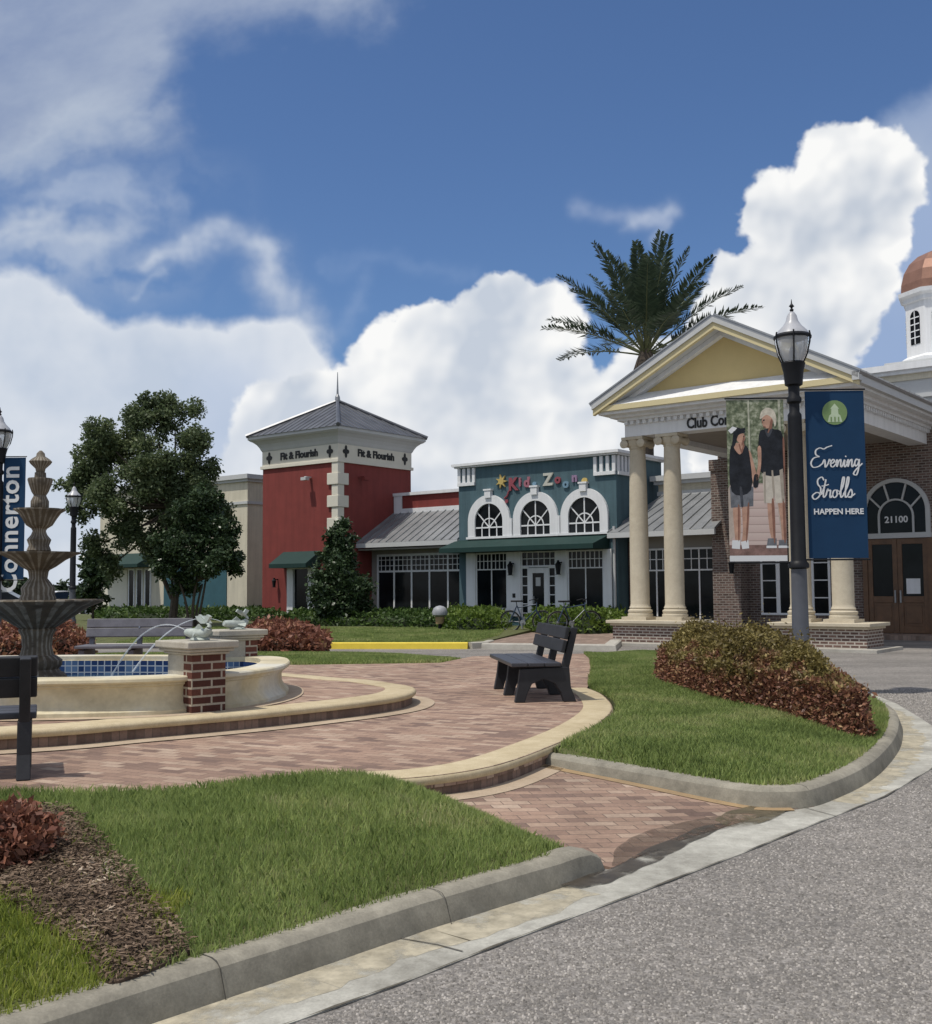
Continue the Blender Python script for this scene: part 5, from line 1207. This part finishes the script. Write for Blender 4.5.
# palm behind the portico
Y = 44.0; top = px_at(646, 358, Y); zb = .1
pm = thing('palm_tree', 'tall date palm with stiff upright fronds behind the portico gable', 'palm tree', (top.x, top.y, zb))
ht = top.z-zb
b = MB().tube([(0, 0, 0), (0, 0, ht*.5), (0, 0, ht-1.6)], [.3, .24, .25], 14).tube([(0, 0, ht-1.7), (-.05, 0, ht-1.2), (-.05, 0, ht-.6), (0, 0, ht-.1), (0, 0, ht+.35)], [.3, .52, .5, .38, .2], 14)
b.build('trunk', M_bark, pm, smooth=True)
VV, FF = [], []; nb = 0; rach = MB()
fr = []
for k in range(34):
    a = k*2.399963; el = R(12+74*((k+.5)/34)**1.0); fr.append((a, el, RNG.uniform(4.3, 5.1)))
for a, el, ln in fr:
    dirh = np.array([math.cos(a), math.sin(a), 0]); P = []
    n = 26; pos = np.array([0, 0, ht+.1]); e = el
    for i in range(n+1):
        P.append(pos.copy()); e_ = el - (.5*math.cos(el)+.05)*(i/n)**2
        pos = pos+(dirh*math.cos(e_)+np.array([0, 0, math.sin(e_)]))*ln/n
    P = np.array(P); rach.tube([tuple(p) for p in P[::4]], [.045*(1-.85*i/6) for i in range(len(P[::4]))], 4)
    side = np.cross(dirh, [0, 0, 1])
    for i in range(8, n):
        t = i/n; L_ = .74*math.sin(pi*min(1, .25+t*.72))**.7; tg = P[i+1]-P[i]; tg = tg/np.linalg.norm(tg); nrm = np.cross(side, tg)
        for j in range(4):
            q = P[i]+(P[i+1]-P[i])*j*.25
            for s in (-1, 1):
                d = tg*.5 + side*s*.72 + nrm*RNG.uniform(-.1, .45); d += RNG.normal(size=3)*.08; d /= np.linalg.norm(d)
                wv = np.cross(d, nrm); wv = wv/np.linalg.norm(wv)*.042
                VV += [q-wv*.4, q+d*L_*.5-wv, q+d*L_, q+d*L_*.5+wv]
VV = np.array(VV); npmesh('frond_leaflets', VV, np.arange(len(VV)).reshape(-1, 4), LEAF['palm'], pm)
rach.build('frond_stem', plain('palm_stem', (.11, .12, .05), .6, .2), pm)
# mound shrubs over a bed outline
def mound(name, label, poly, zf, h, n, leaf, m, cat='shrub', group=None, edge=.55, wob=.12, core=True):
    poly = [(p[0], p[1]) for p in poly]; cx = sum(p[0] for p in poly)/len(poly); cy = sum(p[1] for p in poly)/len(poly)
    z0 = float(zf(np.array([cx]), np.array([cy]))[0]); t = thing(name, label, cat, (cx, cy, z0), 0, group)
    def top(x, y):
        d = dline(x, y, poly, True); s = np.clip(d/edge, 0, 1); lump = np.sin(x*5.3+y*2.1)*np.sin(y*4.7-x*1.3)*wob+np.sin(x*11+1)*np.sin(y*9.3)*wob*.5
        return h*np.sqrt(1-(1-s)**2)*(1+lump)
    x, y = sample(poly, n); hh = top(x, y); u_ = RNG.uniform(0, 1, n)
    z = zf(x, y)+np.maximum(.0, hh)*(1-.55*u_**2.2)+RNG.normal(0, .018, n)+np.where(RNG.uniform(0, 1, n) < .05, RNG.exponential(.05*min(1, h/.6)**2, n), 0)
    d = dline(x, y, poly, True); rim = d < edge*.5; z[rim] = zf(x[rim], y[rim])+hh[rim]*RNG.uniform(.12, 1.0, rim.sum())
    m_ = n//3; pl_ = np.array(poly+[poly[0]]); sl = np.hypot(*np.diff(pl_, axis=0).T); cum = np.concatenate([[0], np.cumsum(sl)]); u2 = RNG.uniform(0, cum[-1], m_)
    i2 = np.clip(np.searchsorted(cum, u2)-1, 0, len(sl)-1); f2 = (u2-cum[i2])/sl[i2]; px_ = pl_[i2, 0]+(pl_[i2+1, 0]-pl_[i2, 0])*f2; py_ = pl_[i2, 1]+(pl_[i2+1, 1]-pl_[i2, 1])*f2
    t2 = RNG.uniform(.02, .7, m_); px_ = px_+(cx-px_)*.06*t2; py_ = py_+(cy-py_)*.06*t2
    x = np.concatenate([x, px_]); y = np.concatenate([y, py_]); z = np.concatenate([z, zf(px_, py_)+h*t2]); n = len(x)
    out = RNG.normal(0, .03, (n, 2))
    P = np.stack([x+out[:, 0]-cx, y+out[:, 1]-cy, z-z0], 1)
    V, Fc = leaf_quads(P, leaf, aspect=.5, up=.25); npmesh('foliage', V, Fc, m, t)
    if core:  # added dark hull under the leaves, closes see-through gaps
        o = terrain('inner_hull', [(p[0]-cx, p[1]-cy) for p in poly], lambda a, c: zf(a+cx, c+cy)-z0+top(a+cx, c+cy)*.72-.02, M_hull if 'red' in name else M_ghull, .12); o.parent = t
    return t
M_ghull = plain('dark_green_hull', (.02, .03, .012), 1, .5, 14)
M_hull = plain('dark_brown_hull', (.035, .026, .016), 1, .5, 14)
M_redhedge = leafmat('red_olive_leaf', [(0, (.04, .028, .014)), (.3, (.075, .055, .02)), (.55, (.12, .1, .03)), (.8, (.15, .075, .035)), (1, (.26, .17, .07))], trans=.2, wscale=1.1)
# two-tone hedge: new red growth on the side towards the street, olive elsewhere
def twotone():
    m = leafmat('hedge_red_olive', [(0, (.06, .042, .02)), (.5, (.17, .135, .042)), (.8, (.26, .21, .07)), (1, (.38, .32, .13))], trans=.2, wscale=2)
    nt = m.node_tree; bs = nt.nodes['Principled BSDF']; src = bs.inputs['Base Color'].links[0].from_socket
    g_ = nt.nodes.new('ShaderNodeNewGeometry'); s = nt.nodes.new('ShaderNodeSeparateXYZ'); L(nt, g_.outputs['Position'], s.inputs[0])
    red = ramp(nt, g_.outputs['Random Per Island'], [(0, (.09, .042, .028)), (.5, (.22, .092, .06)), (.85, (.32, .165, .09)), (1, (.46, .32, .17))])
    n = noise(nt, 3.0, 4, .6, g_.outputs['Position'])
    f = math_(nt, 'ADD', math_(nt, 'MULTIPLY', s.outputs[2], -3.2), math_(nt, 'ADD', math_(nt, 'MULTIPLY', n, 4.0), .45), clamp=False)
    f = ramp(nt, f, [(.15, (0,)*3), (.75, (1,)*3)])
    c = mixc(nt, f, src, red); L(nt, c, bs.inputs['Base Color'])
    for q in nt.nodes:
        if q.type == 'BSDF_TRANSLUCENT': L(nt, c, q.inputs[0])
    return m
bed = [(3.5, 9.84), (3.32, 10.4), (3.1, 11.4), (2.78, 12.3), (2.62, 13.6), (2.62, 15.0), (2.95, 16.2), (3.7, 16.8), (4.35, 16.4), (4.52, 15.4), (4.35, 14.0), (4.04, 12.5), (3.8, 11.3), (3.66, 10.3)]
bed = [(v.x, v.y) for v in catmull([(*p, 0) for p in bed], 4, True)]
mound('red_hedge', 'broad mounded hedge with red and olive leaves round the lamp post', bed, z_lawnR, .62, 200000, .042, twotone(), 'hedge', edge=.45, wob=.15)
q = [xy(*p, .2) for p in ((-60,884),(2,888),(32,880),(45,868),(32,861),(-50,861))]
mound('red_shrub', 'small red-leaved shrub at the left edge beside the mulch', [(v.x, v.y) for v in catmull([(*p, 0) for p in q], 4, True)], z_lawnL, .2, 9000, .042, LEAF['red'], edge=.16)
def bedpx(pts, z=.2): return [(v.x, v.y) for v in catmull([(*xy(px, py, z), 0) for px, py in pts], 3, True)]
mound('red_shrub', 'low red-brown shrub bed on the lawn right of the far fountain pillar', bedpx(((238,650),(285,652),(320,650),(325,645),(290,641),(245,641))), z_lawnB, .47, 9000, .12, LEAF['red'], edge=.7, core=True)
mound('red_shrub', 'red-brown shrub behind the stone fountain left of the grey bench', bedpx(((-20,660),(40,662),(82,660),(88,653),(40,650),(-20,650))), z_lawnB, .66, 9000, .1, LEAF['red'], edge=.7)
mound('green_shrub', 'green shrub at the left edge behind the fountain bowls', bedpx(((-60,640),(-5,642),(18,640),(10,634),(-50,634))), z_lawnB, .8, 4000, .12, LEAF['hedge'], edge=.7)
zA = lambda x, y: 0*np.asarray(x)+.15
def bedw(pts): return [(v.x, v.y) for v in catmull([(*p, 0) for p in pts], 3, True)]
mound('green_hedge', 'dark green clipped hedge at the foot of the cream building corner', bedpx(((215,624),(282,624),(284,619),(215,619)), .15), zA, .5, 7000, .14, LEAF['hedge'], 'hedge', edge=.5)
mound('green_hedge', 'long dark green hedge in front of the evergreen tree and storefront', bedpx(((290,628),(370,629),(440,630),(444,623),(370,622),(292,622)), .15), zA, .5, 12000, .13, LEAF['hedge'], 'hedge', edge=.5)
mound('green_hedge', 'brighter green hedge under the left storefront windows', bedpx(((388,622),(450,622),(452,617),(388,617)), .15), zA, .56, 7000, .13, LEAF['lime'], 'hedge', edge=.5)
mound('green_hedge', 'bright green hedge left of the teal shop door', bedpx(((442,632),(500,632),(504,624),(446,624)), .15), zA, .6, 9000, .12, LEAF['lime'], 'hedge', edge=.45)
mound('green_hedge', 'bright green hedge right of the teal shop door behind the bicycle', bedpx(((536,632),(620,632),(622,624),(536,624)), .15), zA, .6, 11000, .12, LEAF['lime'], 'hedge', edge=.45)
p = G(657, 622, .1); 
mound('green_shrub', 'small bright bush between the two left portico columns', bedpx(((648,625),(668,625),(668,622),(648,622)), .1), zA, .95, 2500, .1, LEAF['lime'], edge=.35)
mound('green_shrub', 'round bright green bush right of the second portico column', bedpx(((690,625),(716,625),(716,621),(690,621)), .1), zA, .95, 3000, .1, LEAF['lime'], edge=.45)
mound('green_hedge', 'low dark hedge at the foot of the blue panel and trees', bedpx(((105,622),(215,622),(215,617),(105,617)), .15), zA, .5, 6000, .16, LEAF['hedge'], 'hedge', edge=.5)
# ------------------------------------------------------------------ small things
# domed ground light on the far lawn
q = G(440, 632, .15); t = thing('garden_light', 'small grey domed light on a tan post on the far lawn', 'garden light', (q.x, q.y, .17)); t.scale = (1.15,)*3
MB().lathe([(.05, 0), (.05, .22), (.07, .22)], 10).box(-.12, .12, -.02, .02, 0, .06).build('stand', M_iron, t)
MB().lathe([(.11, .2), (.13, .38), (.1, .4)], 14).build('collar', M_tan, t, smooth=True)
MB().lathe([(.1, .38), (.2, .44), (.21, .52), (.17, .62), (.1, .67), (.02, .69)], 18).build('dome', plain('weathered_grey_metal', (.3, .31, .33), .5, .2, 8), t, smooth=True)
# bicycles in front of the teal shop
M_tyre = plain('tyre', (.012, .012, .013), .7, .2); M_blue = plain('bike_frame_paint', (.02, .045, .09), .35, .2, spec=.6)
def torus(mb, c, R_, r, n=28, k=6):
    P = [(c[0]+R_*math.cos(2*pi*i/n), c[1], c[2]+R_*math.sin(2*pi*i/n)) for i in range(n+1)]; mb.tube(P, r, k, caps=False)
def bicycle(label, p, rz):
    t = thing('bicycle', label, 'bicycle', (p[0], p[1], p[2]), rz, 'bicycles parked by the teal shop')
    for x in (0, 1.04):
        b = MB(); torus(b, (x, 0, .34), .32, .024); w_ = b.build('wheel', M_tyre, t, smooth=True)
        b = MB(); torus(b, (x, 0, .34), .29, .01)
        for k in range(12): a = k*pi/6; b.tube([(x, 0, .34), (x+.29*math.cos(a), 0, .34+.29*math.sin(a))], .003, 3)
        b.lathe([(.03, -.05), (.03, .05)], 8, M=Matrix.Translation((x, 0, .34)) @ Matrix.Rotation(pi/2, 4, 'X')); b.build('spokes', M_metal, w_)
    b = MB(); S = (.22, 0, .82); BB = (.42, 0, .3); Hd = (.86, 0, .86)
    for a, c in ((S, BB), (BB, (.84, 0, .7)), ((.25, 0, .76), Hd), ((0, .04, .34), S), ((0, -.04, .34), S), ((0, .04, .34), BB), ((.86, 0, .92), (.84, 0, .68)), ((.84, .05, .68), (1.04, .05, .34)), ((.84, -.05, .68), (1.04, -.05, .34))): b.tube([a, c], .018, 6)
    b.build('frame', M_blue, t, smooth=True)
    MB().tube([(.7, -.3, .98), (.84, -.2, 1.02), (.87, 0, 1.0), (.84, .2, 1.02), (.7, .3, .98)], .014, 6).tube([(.87, 0, .9), (.87, 0, 1.0)], .016, 6).build('handlebar', M_iron, t)
    b = MB().tube([(.22, 0, .8), (.2, 0, .93)], .013, 6); b.xy([(.05, -.09), (.1, -.1), (.42, -.02), (.42, .02), (.1, .1), (.05, .09)], .93, .98); b.build('saddle', M_tyre, t)
    b = MB().lathe([(.09, -.005), (.09, .005)], 16, M=Matrix.Translation((.42, -.06, .3)) @ Matrix.Rotation(pi/2, 4, 'X')).box(.40, .44, -.16, -.07, .12, .3).box(.40, .44, .07, .16, .3, .48); b.build('crank', M_metal, t)
    return t
q = G(556, 634, .125); bicycle('dark bicycle parked before the green hedge behind the bench back', (q.x+.05, q.y, .127), R(12))
q = G(512, 634, .125); bicycle('dark bicycle parked at the teal shop door step', (q.x, q.y+1.2, .127), R(-20))
# two parked cars far left, seen in gaps of the fountain
M_carw = plain('white_car_paint', (.7, .71, .72), .25, .04, 2, spec=.6); M_cars = plain('silver_car_paint', (.35, .37, .4), .25, .06, 2, spec=.6)
def car(label, p, rz, paint):
    t = thing('parked_car', label, 'car', (p[0], p[1], 0), rz, 'cars parked beyond the fountain')
    body = [(-2.2, .35), (-2.25, .7), (-2.1, .92), (-1.3, 1.0), (1.0, .98), (1.9, .86), (2.2, .7), (2.25, .4), (2.1, .28), (-2.1, .28)]
    MB().xz(body, -.85, .85).build('body', paint, t, bevel=.05)
    cab = [(-1.75, .98), (-1.2, 1.42), (.1, 1.46), (1.0, .97)]
    b = MB(); b.prism(cab, lambda x, z: (x, -.84+.12*(z-.97)/.45, z), lambda x, z: (x, .84-.12*(z-.97)/.45, z)); b.build('window', M_glass, t, bevel=.03)
    MB().xz([(-1.15, 1.425), (-1.0, 1.475), (0, 1.5), (.12, 1.46)], -.7, .7).build('roof', paint, t)
    for x in (-1.4, 1.4):
        for s in (-1, 1):
            w_ = MB().lathe([(.33, -.1), (.34, 0), (.33, .1)], 18, M=Matrix.Translation((x, s*.8, .33)) @ Matrix.Rotation(pi/2, 4, 'X')).build('wheel', M_tyre, t)
            MB().lathe([(.2, -.11), (.05, -.12)], 10, M=Matrix.Translation((x, s*.8, .33)) @ Matrix.Rotation(pi/2, 4, 'X')).lathe([(.05, .11), (.2, .115)], 10, M=Matrix.Translation((x, s*.8, .33)) @ Matrix.Rotation(pi/2, 4, 'X')).build('rim', M_metal, w_)
    for s in (-1, 1):
        MB().box(2.12, 2.24, s*.6-.15, s*.6+.15, .62, .74).build('headlight', M_grey, t)
    return t
q = px_at(58, 600, 62); car('white car parked far off, seen right of the fountain stem', (q.x, q.y), R(75), M_carw)
q = px_at(8, 598, 58); car('silver car parked far off behind the fountain at the left edge', (q.x, q.y), R(10), M_cars)
# ------------------------------------------------------------------ sky with clouds, sun
EXPO = 0.47
SUN_AZ = math.atan2(-.8, -.45); SUN_EL = R(66)      # azimuth from +Y towards +X
ST = .1
# clouds are computed once over directions (azimuth, elevation) and kept in memory, so that the sky stays cheap to sample
AZ0, AZ1, EL0, EL1, RES = -.62, .62, -.06, .72, 1150
NW, NH = int((AZ1-AZ0)*RES), int((EL1-EL0)*RES)
gaz, gel = np.meshgrid(AZ0+(np.arange(NW)+.5)/RES, EL0+(np.arange(NH)+.5)/RES)
Rm = np.array(ROT.to_3x3())
dv = np.stack([np.sin(gaz)*np.cos(gel), np.cos(gaz)*np.cos(gel), np.sin(gel)], -1) @ Rm
X = (dv[..., 0]/-dv[..., 2]*F+466).astype(np.float32); Yp = (512-dv[..., 1]/-dv[..., 2]*F).astype(np.float32)
HR = np.random.default_rng(5)
_tab = HR.uniform(0, 1, (256, 256)).astype(np.float32); _ang = HR.uniform(0, 2*pi, (256, 256)).astype(np.float32)
_gx, _gy = np.cos(_ang), np.sin(_ang)
def perlin(x, y):
    xi = np.floor(x).astype(np.int32); yi = np.floor(y).astype(np.int32); fx = x-xi; fy = y-yi
    u_ = fx*fx*fx*(fx*(fx*6-15)+10); v_ = fy*fy*fy*(fy*(fy*6-15)+10)
    def gd(i, j): a, b_ = (xi+i) & 255, (yi+j) & 255; return _gx[a, b_]*(fx-i)+_gy[a, b_]*(fy-j)
    return (gd(0, 0)*(1-u_)+gd(1, 0)*u_)*(1-v_)+(gd(0, 1)*(1-u_)+gd(1, 1)*u_)*v_
def fbm(x, y, sc, octv=5, rough=.5, s=0):
    o = 0; a = 1; x = x/sc+s*17.3; y = y/sc+s*9.1
    for k in range(octv): o = o+a*perlin(x, y); x = x*2.03+3.1; y = y*2.03+7.7; a *= rough
    return o
_px = HR.uniform(0, 1, (256, 256)).astype(np.float32); _py = HR.uniform(0, 1, (256, 256)).astype(np.float32)
def puffs(x, y, sc, s=0):
    """soft union of round puffs: 1 at a puff's middle, falling off round"""
    x = x/sc+s*5.7; y = y/sc+s*3.3; xi = np.floor(x).astype(np.int32); yi = np.floor(y).astype(np.int32); best = np.full(x.shape, 9., np.float32)
    for i in (-1, 0, 1):
        for j in (-1, 0, 1):
            a, b_ = (xi+i) & 255, (yi+j) & 255
            d = (xi+i+_px[a, b_]-x)**2+(yi+j+_py[a, b_]-y)**2; best = np.minimum(best, d)
    return np.sqrt(np.maximum(0, 1-best))
def sst(a, b, x): t = np.clip((x-a)/(b-a), 0, 1); return t*t*(3-2*t)
SG = 6; sgx, sgy = np.meshgrid(np.arange(-700, 1700, SG, dtype=np.float32), np.arange(-900, 900, SG, dtype=np.float32))
def sdf(pts):
    fx, fy = sgx.ravel(), sgy.ravel(); d = dline(fx, fy, pts, True); d = np.where(inpoly(fx, fy, pts), d, -d).reshape(sgx.shape).astype(np.float32)
    def f(x, y):
        u_ = np.clip((x+700)/SG, 0, sgx.shape[1]-1.01); v_ = np.clip((y+900)/SG, 0, sgx.shape[0]-1.01)
        i = u_.astype(np.int32); j = v_.astype(np.int32); a = u_-i; b_ = v_-j
        return (d[j, i]*(1-a)+d[j, i+1]*a)*(1-b_)+(d[j+1, i]*(1-a)+d[j+1, i+1]*a)*b_
    return f
def lin(r, g_, b): return np.array([(v/255/12.92 if v/255 < .04045 else ((v/255+.055)/1.055)**2.4) for v in (r, g_, b)], np.float32)*2**-EXPO
RGBc = np.zeros((NH, NW, 3), np.float32); AL = np.zeros((NH, NW), np.float32)
def over(a, c):
    global RGBc, AL
    a = np.clip(a, 0, 1); na = a+AL*(1-a); c = np.asarray(c, np.float32)
    RGBc = (c*a[..., None]+RGBc*(AL*(1-a))[..., None])/np.maximum(na, 1e-5)[..., None]; AL = na
def mix(f, a, b): f = np.clip(f, 0, 1)[..., None]; return a*(1-f)+b*f
n1 = fbm(X, Yp, 170, 6, .55, 1); n2 = fbm(X, Yp, 170, 6, .55, 2); n3 = fbm(X, Yp, 60, 5, .55, 3)
wx, wy = X+70*n1, Yp+45*n2
# thin high veil, upper left
f = sdf([(-400,-500),(480,-500),(420,-60),(365,-5),(335,22),(290,46),(235,64),(200,74),(188,98),(194,122),(180,136),(130,140),(88,152),(50,176),(-60,196),(-400,240)])(wx, wy)
st = fbm(X*.8+Yp*.5, Yp*1.3, 120, 6, .58, 4)
a = sst(-30, 55, f+20*st)*.9
rim = np.exp(-((f-22)/24)**2)*sst(260, 60, X)*sst(70, 130, Yp)
over(a, mix(np.clip(.35+.5*st+.8*rim, 0, 1), lin(138,154,186), lin(182,193,210)))
# torn streaks below it
q = sst(-.1, .6, fbm(wx*.75+wy*.35, wy*1.25, 120, 4, .5, 6)+.12)
m_ = sst(275, 110, X+.25*(Yp-200))*sst(140, 185, Yp)*sst(330, 280, Yp)
over(q*m_*.75, lin(178,191,212))
def streak(path, w, amt, c, wob=14):
    x2 = X+wob*n3; y2 = Yp+wob*fbm(X, Yp, 60, 4, .55, 8); P = [Vector((*p, 0)) for p in path]; P = [(v.x, v.y) for v in catmull(P, 6)]
    d = dline(x2.ravel(), y2.ravel(), P).reshape(X.shape) if True else 0
    over(np.exp(-(d/w)**2)*amt*np.clip(.9+.6*fbm(X, Yp, 30, 3, .5, 9), .3, 1.3), c)
streak([(190,242),(230,236),(256,240),(270,258),(280,285),(296,312),(318,338)], 13, .62, lin(196,206,222))
streak([(262,262),(276,290),(300,325)], 22, .30, lin(190,200,218), 20)
streak([(142,268),(165,252),(184,246)], 9, .6, lin(196,206,222))
streak([(136,300),(150,284),(162,276)], 5, .35, lin(190,202,220))
streak([(60,196),(110,190),(150,196),(184,206)], 9, .38, lin(170,185,210))
streak([(10,232),(60,226),(110,232)], 16, .6, lin(205,213,224), 20)
streak([(60,262),(110,246),(130,226)], 14, .4, lin(180,193,214), 20)
streak([(578,206),(610,214),(640,219),(668,220)], 7, .34, lin(180,192,216), 8); streak([(632,226),(655,220),(672,211)], 8, .55, lin(200,209,225), 8)
streak([(650,244),(668,226)], 6, .3, lin(196,206,222), 8)
streak([(330,268),(360,258),(420,266),(470,280)], 9, .18, lin(150,172,208))
streak([(345,330),(356,300),(362,280)], 10, .22, lin(160,180,212))
# soft bank over the left and along the horizon
f = sdf([(-600,230),(-60,262),(0,268),(30,272),(62,282),(86,298),(112,312),(150,309),(190,311),(222,319),(258,318),(296,323),(322,338),(346,372),(352,420),(420,470),(900,560),(1500,560),(1500,900),(-600,900)])(X+16*n3+20*n1, Yp+14*n2+9*fbm(X, Yp, 45, 5, .5, 10))
a = sst(-6, 16, f)*sst(378, 285, X-.2*(Yp-300)) + sst(0, 60, f)*.8
sh = fbm(X, Yp, 140, 5, .5, 11)
c = mix(.42+.9*sh+.35*sst(15, 110, f)-.3*np.exp(-(f/14)**2), lin(228,232,238), lin(194,205,221))
c = mix(sst(150, 215, X)*sst(330, 390, Yp)*sst(300, 235, X)*.55, c, lin(182,197,222))
over(np.clip(a, 0, .97), c)
# grey haze of cloud at the far right
f = sdf([(876,150),(896,122),(932,94),(1010,40),(1400,20),(1400,330),(930,330),(890,300)])(X+14*n1, Yp+12*n2)
over(sst(-24, 12, f+10*n3)*.85, mix(.5+.8*sh, lin(176,190,212), lin(150,168,200)))
f = sdf([(800,420),(840,340),(870,260),(890,200),(990,200),(1300,260),(1300,420)])(X+10*n1, Yp+8*n2)
over(sst(-16, 8, f)*.85, lin(156,176,210))
# heaped clouds
def cumulus(pts, s, hi, lo, depth, light=(-.65, -.75), gx=0.0):
    w1 = fbm(X, Yp, 34, 4, .5, s); w2 = fbm(X, Yp, 34, 4, .5, s+1)
    xw, yw = X+9*w1, Yp+9*w2
    f = sdf(pts)(X+7*w1, Yp+7*w2)
    b = .55*puffs(xw, yw, 46, s)+.30*puffs(xw, yw, 21, s+2)+.15*puffs(xw, yw, 9.5, s+4)
    d = f+(b-.72)*26+2.2*fbm(X, Yp, 7, 3, .5, s+6)
    a = sst(-2.2, 6.5, d)
    h = 17*puffs(xw, yw, 46, s)+6*puffs(xw, yw, 21, s+2)+30*fbm(X, Yp, 110, 5, .45, s+7)
    def blur(q, r):
        for ax in (0, 1):
            c_ = np.cumsum(np.pad(q, [(r+1, r) if k == ax else (0, 0) for k in (0, 1)], mode='edge'), axis=ax, dtype=np.float64)
            q = ((c_[2*r+1:] - c_[:-2*r-1]) if ax == 0 else (c_[:, 2*r+1:] - c_[:, :-2*r-1]))/(2*r+1)
        return q.astype(np.float32)
    h = blur(blur(h, 4), 4); gy_, gx_ = np.gradient(h); dx, dy = gx_*RES/F, -gy_*RES/F     # rows run upwards
    rel = np.clip(dx*-light[0]*-1+dy*-light[1]*-1, -1.2, 1.2)
    big = fbm(X, Yp, 95, 4, .5, s+8)
    edge = np.exp(-np.maximum(f, 0)/22)
    rel = sst(-1.1, 1.1, rel)-.5; lit = .40+1.0*rel*np.exp(-np.maximum(f, 0)/110)+.40*edge+.85*big-depth*sst(10, 150, f)*.5
    return a, mix(lit, lo, hi)
a, c = cumulus([(215,480),(232,432),(240,402),(254,386),(280,384),(300,374),(326,370),(350,366),(356,346),(380,322),(402,309),(430,301),(450,309),(464,297),(486,280),(513,273),(532,284),(552,282),(572,296),(584,318),(582,344),(594,370),(613,372),(620,352),(640,344),(700,330),(760,420),(760,640),(215,640)], 20, lin(250,250,249), lin(197,206,219), .22)
low = sst(360, 470, Yp)*sst(430, 330, X)
over(a, mix(low*.6, c, lin(208,216,228)))
a, c = cumulus([(742,262),(755,243),(745,234),(737,215),(746,194),(760,176),(777,168),(796,172),(800,153),(811,131),(832,125),(852,127),(868,122),(892,130),(907,138),(917,156),(927,186),(922,202),(909,216),(912,236),(905,252),(897,270),(900,290),(881,326),(862,345),(850,372),(852,470),(690,470),(696,345),(690,325),(700,300),(712,278),(722,254)], 40, lin(250,250,249), lin(192,201,214), .30)
over(a, c)
img = bpy.data.images.new('sky_clouds', NW, NH, alpha=True, float_buffer=True); img.alpha_mode = 'CHANNEL_PACKED'
try: img.colorspace_settings.name = 'Non-Color'
except Exception: pass
img.pixels.foreach_set(np.concatenate([RGBc/ST, AL[..., None]], -1).astype(np.float32).ravel()); img.update(); img.pack()
wd = bpy.data.worlds.new('World'); SC.world = wd; wd.use_nodes = True; nt = wd.node_tree
bg = nt.nodes['Background']; sky = nt.nodes.new('ShaderNodeTexSky'); sky.sky_type = 'NISHITA'; sky.sun_disc = False
sky.sun_elevation = SUN_EL; sky.sun_rotation = SUN_AZ % (2*pi); sky.air_density = 1.0; sky.dust_density = .8; sky.ozone_density = 2.2; sky.altitude = 10
bg.inputs['Strength'].default_value = ST
tc = nt.nodes.new('ShaderNodeTexCoord').outputs['Generated']; sp = nt.nodes.new('ShaderNodeSeparateXYZ'); L(nt, tc, sp.inputs[0])
az = math_(nt, 'ARCTAN2', sp.outputs[0], sp.outputs[1]); el = math_(nt, 'ARCSINE', sp.outputs[2])
uv = nt.nodes.new('ShaderNodeCombineXYZ')
L(nt, math_(nt, 'MULTIPLY_ADD', az, 1/(AZ1-AZ0), -AZ0/(AZ1-AZ0)), uv.inputs[0]); L(nt, math_(nt, 'MULTIPLY_ADD', el, 1/(EL1-EL0), -EL0/(EL1-EL0)), uv.inputs[1])
ti = nt.nodes.new('ShaderNodeTexImage'); ti.image = img; ti.extension = 'CLIP'; ti.interpolation = 'Linear'; L(nt, uv.outputs[0], ti.inputs[0])
base = mixc(nt, 1, sky.outputs[0], tuple(v*2**(.05-EXPO) for v in (.64, .79, 1.0)), 'MULTIPLY')
# broken pale cloud added over the unseen rest of the sky to whiten ambient
nn = noise(nt, 2.2, 4, .6, tc)
rest = ramp(nt, nn, [(.40, (0,)*3), (.58, (1,)*3)])
ed = nt.nodes.new('ShaderNodeMapRange'); ed.interpolation_type = 'SMOOTHSTEP'; L(nt, math_(nt, 'MAXIMUM', math_(nt, 'ABSOLUTE', az), math_(nt, 'ADD', el, -.08)), ed.inputs[0]); ed.inputs[1].default_value = .55; ed.inputs[2].default_value = .8
base = mixc(nt, math_(nt, 'MULTIPLY', math_(nt, 'MULTIPLY', rest, ed.outputs[0]), .85), base, tuple(float(v)/ST for v in lin(228,228,228)))
fade = nt.nodes.new('ShaderNodeMapRange'); L(nt, math_(nt, 'ABSOLUTE', az), fade.inputs[0]); fade.inputs[1].default_value = .61; fade.inputs[2].default_value = .52
fade2 = nt.nodes.new('ShaderNodeMapRange'); L(nt, el, fade2.inputs[0]); fade2.inputs[1].default_value = .71; fade2.inputs[2].default_value = .62
al = math_(nt, 'MULTIPLY', math_(nt, 'MULTIPLY', ti.outputs[1], fade.outputs[0]), fade2.outputs[0])
L(nt, mixc(nt, al, base, ti.outputs[0]), bg.inputs['Color'])
wd.cycles.sampling_method = 'MANUAL'; wd.cycles.sample_map_resolution = 1024
sl_ = bpy.data.lights.new('sun', 'SUN'); sl_.energy = 2.4; sl_.angle = R(1.2); sl_.color = (1, .94, .84)
so = bpy.data.objects.new('sun', sl_); COL.objects.link(so)
sd = Vector((math.sin(SUN_AZ)*math.cos(SUN_EL), math.cos(SUN_AZ)*math.cos(SUN_EL), math.sin(SUN_EL)))
so.rotation_euler = sd.to_track_quat('Z', 'Y').to_euler(); so.location = (0, 0, 60)
vs = SC.view_settings; vs.view_transform = 'Standard'; vs.look = 'None'; vs.exposure = EXPO; vs.gamma = 1; vs.use_curve_mapping = False
SC.cycles.max_bounces = 6; SC.cycles.transparent_max_bounces = 12
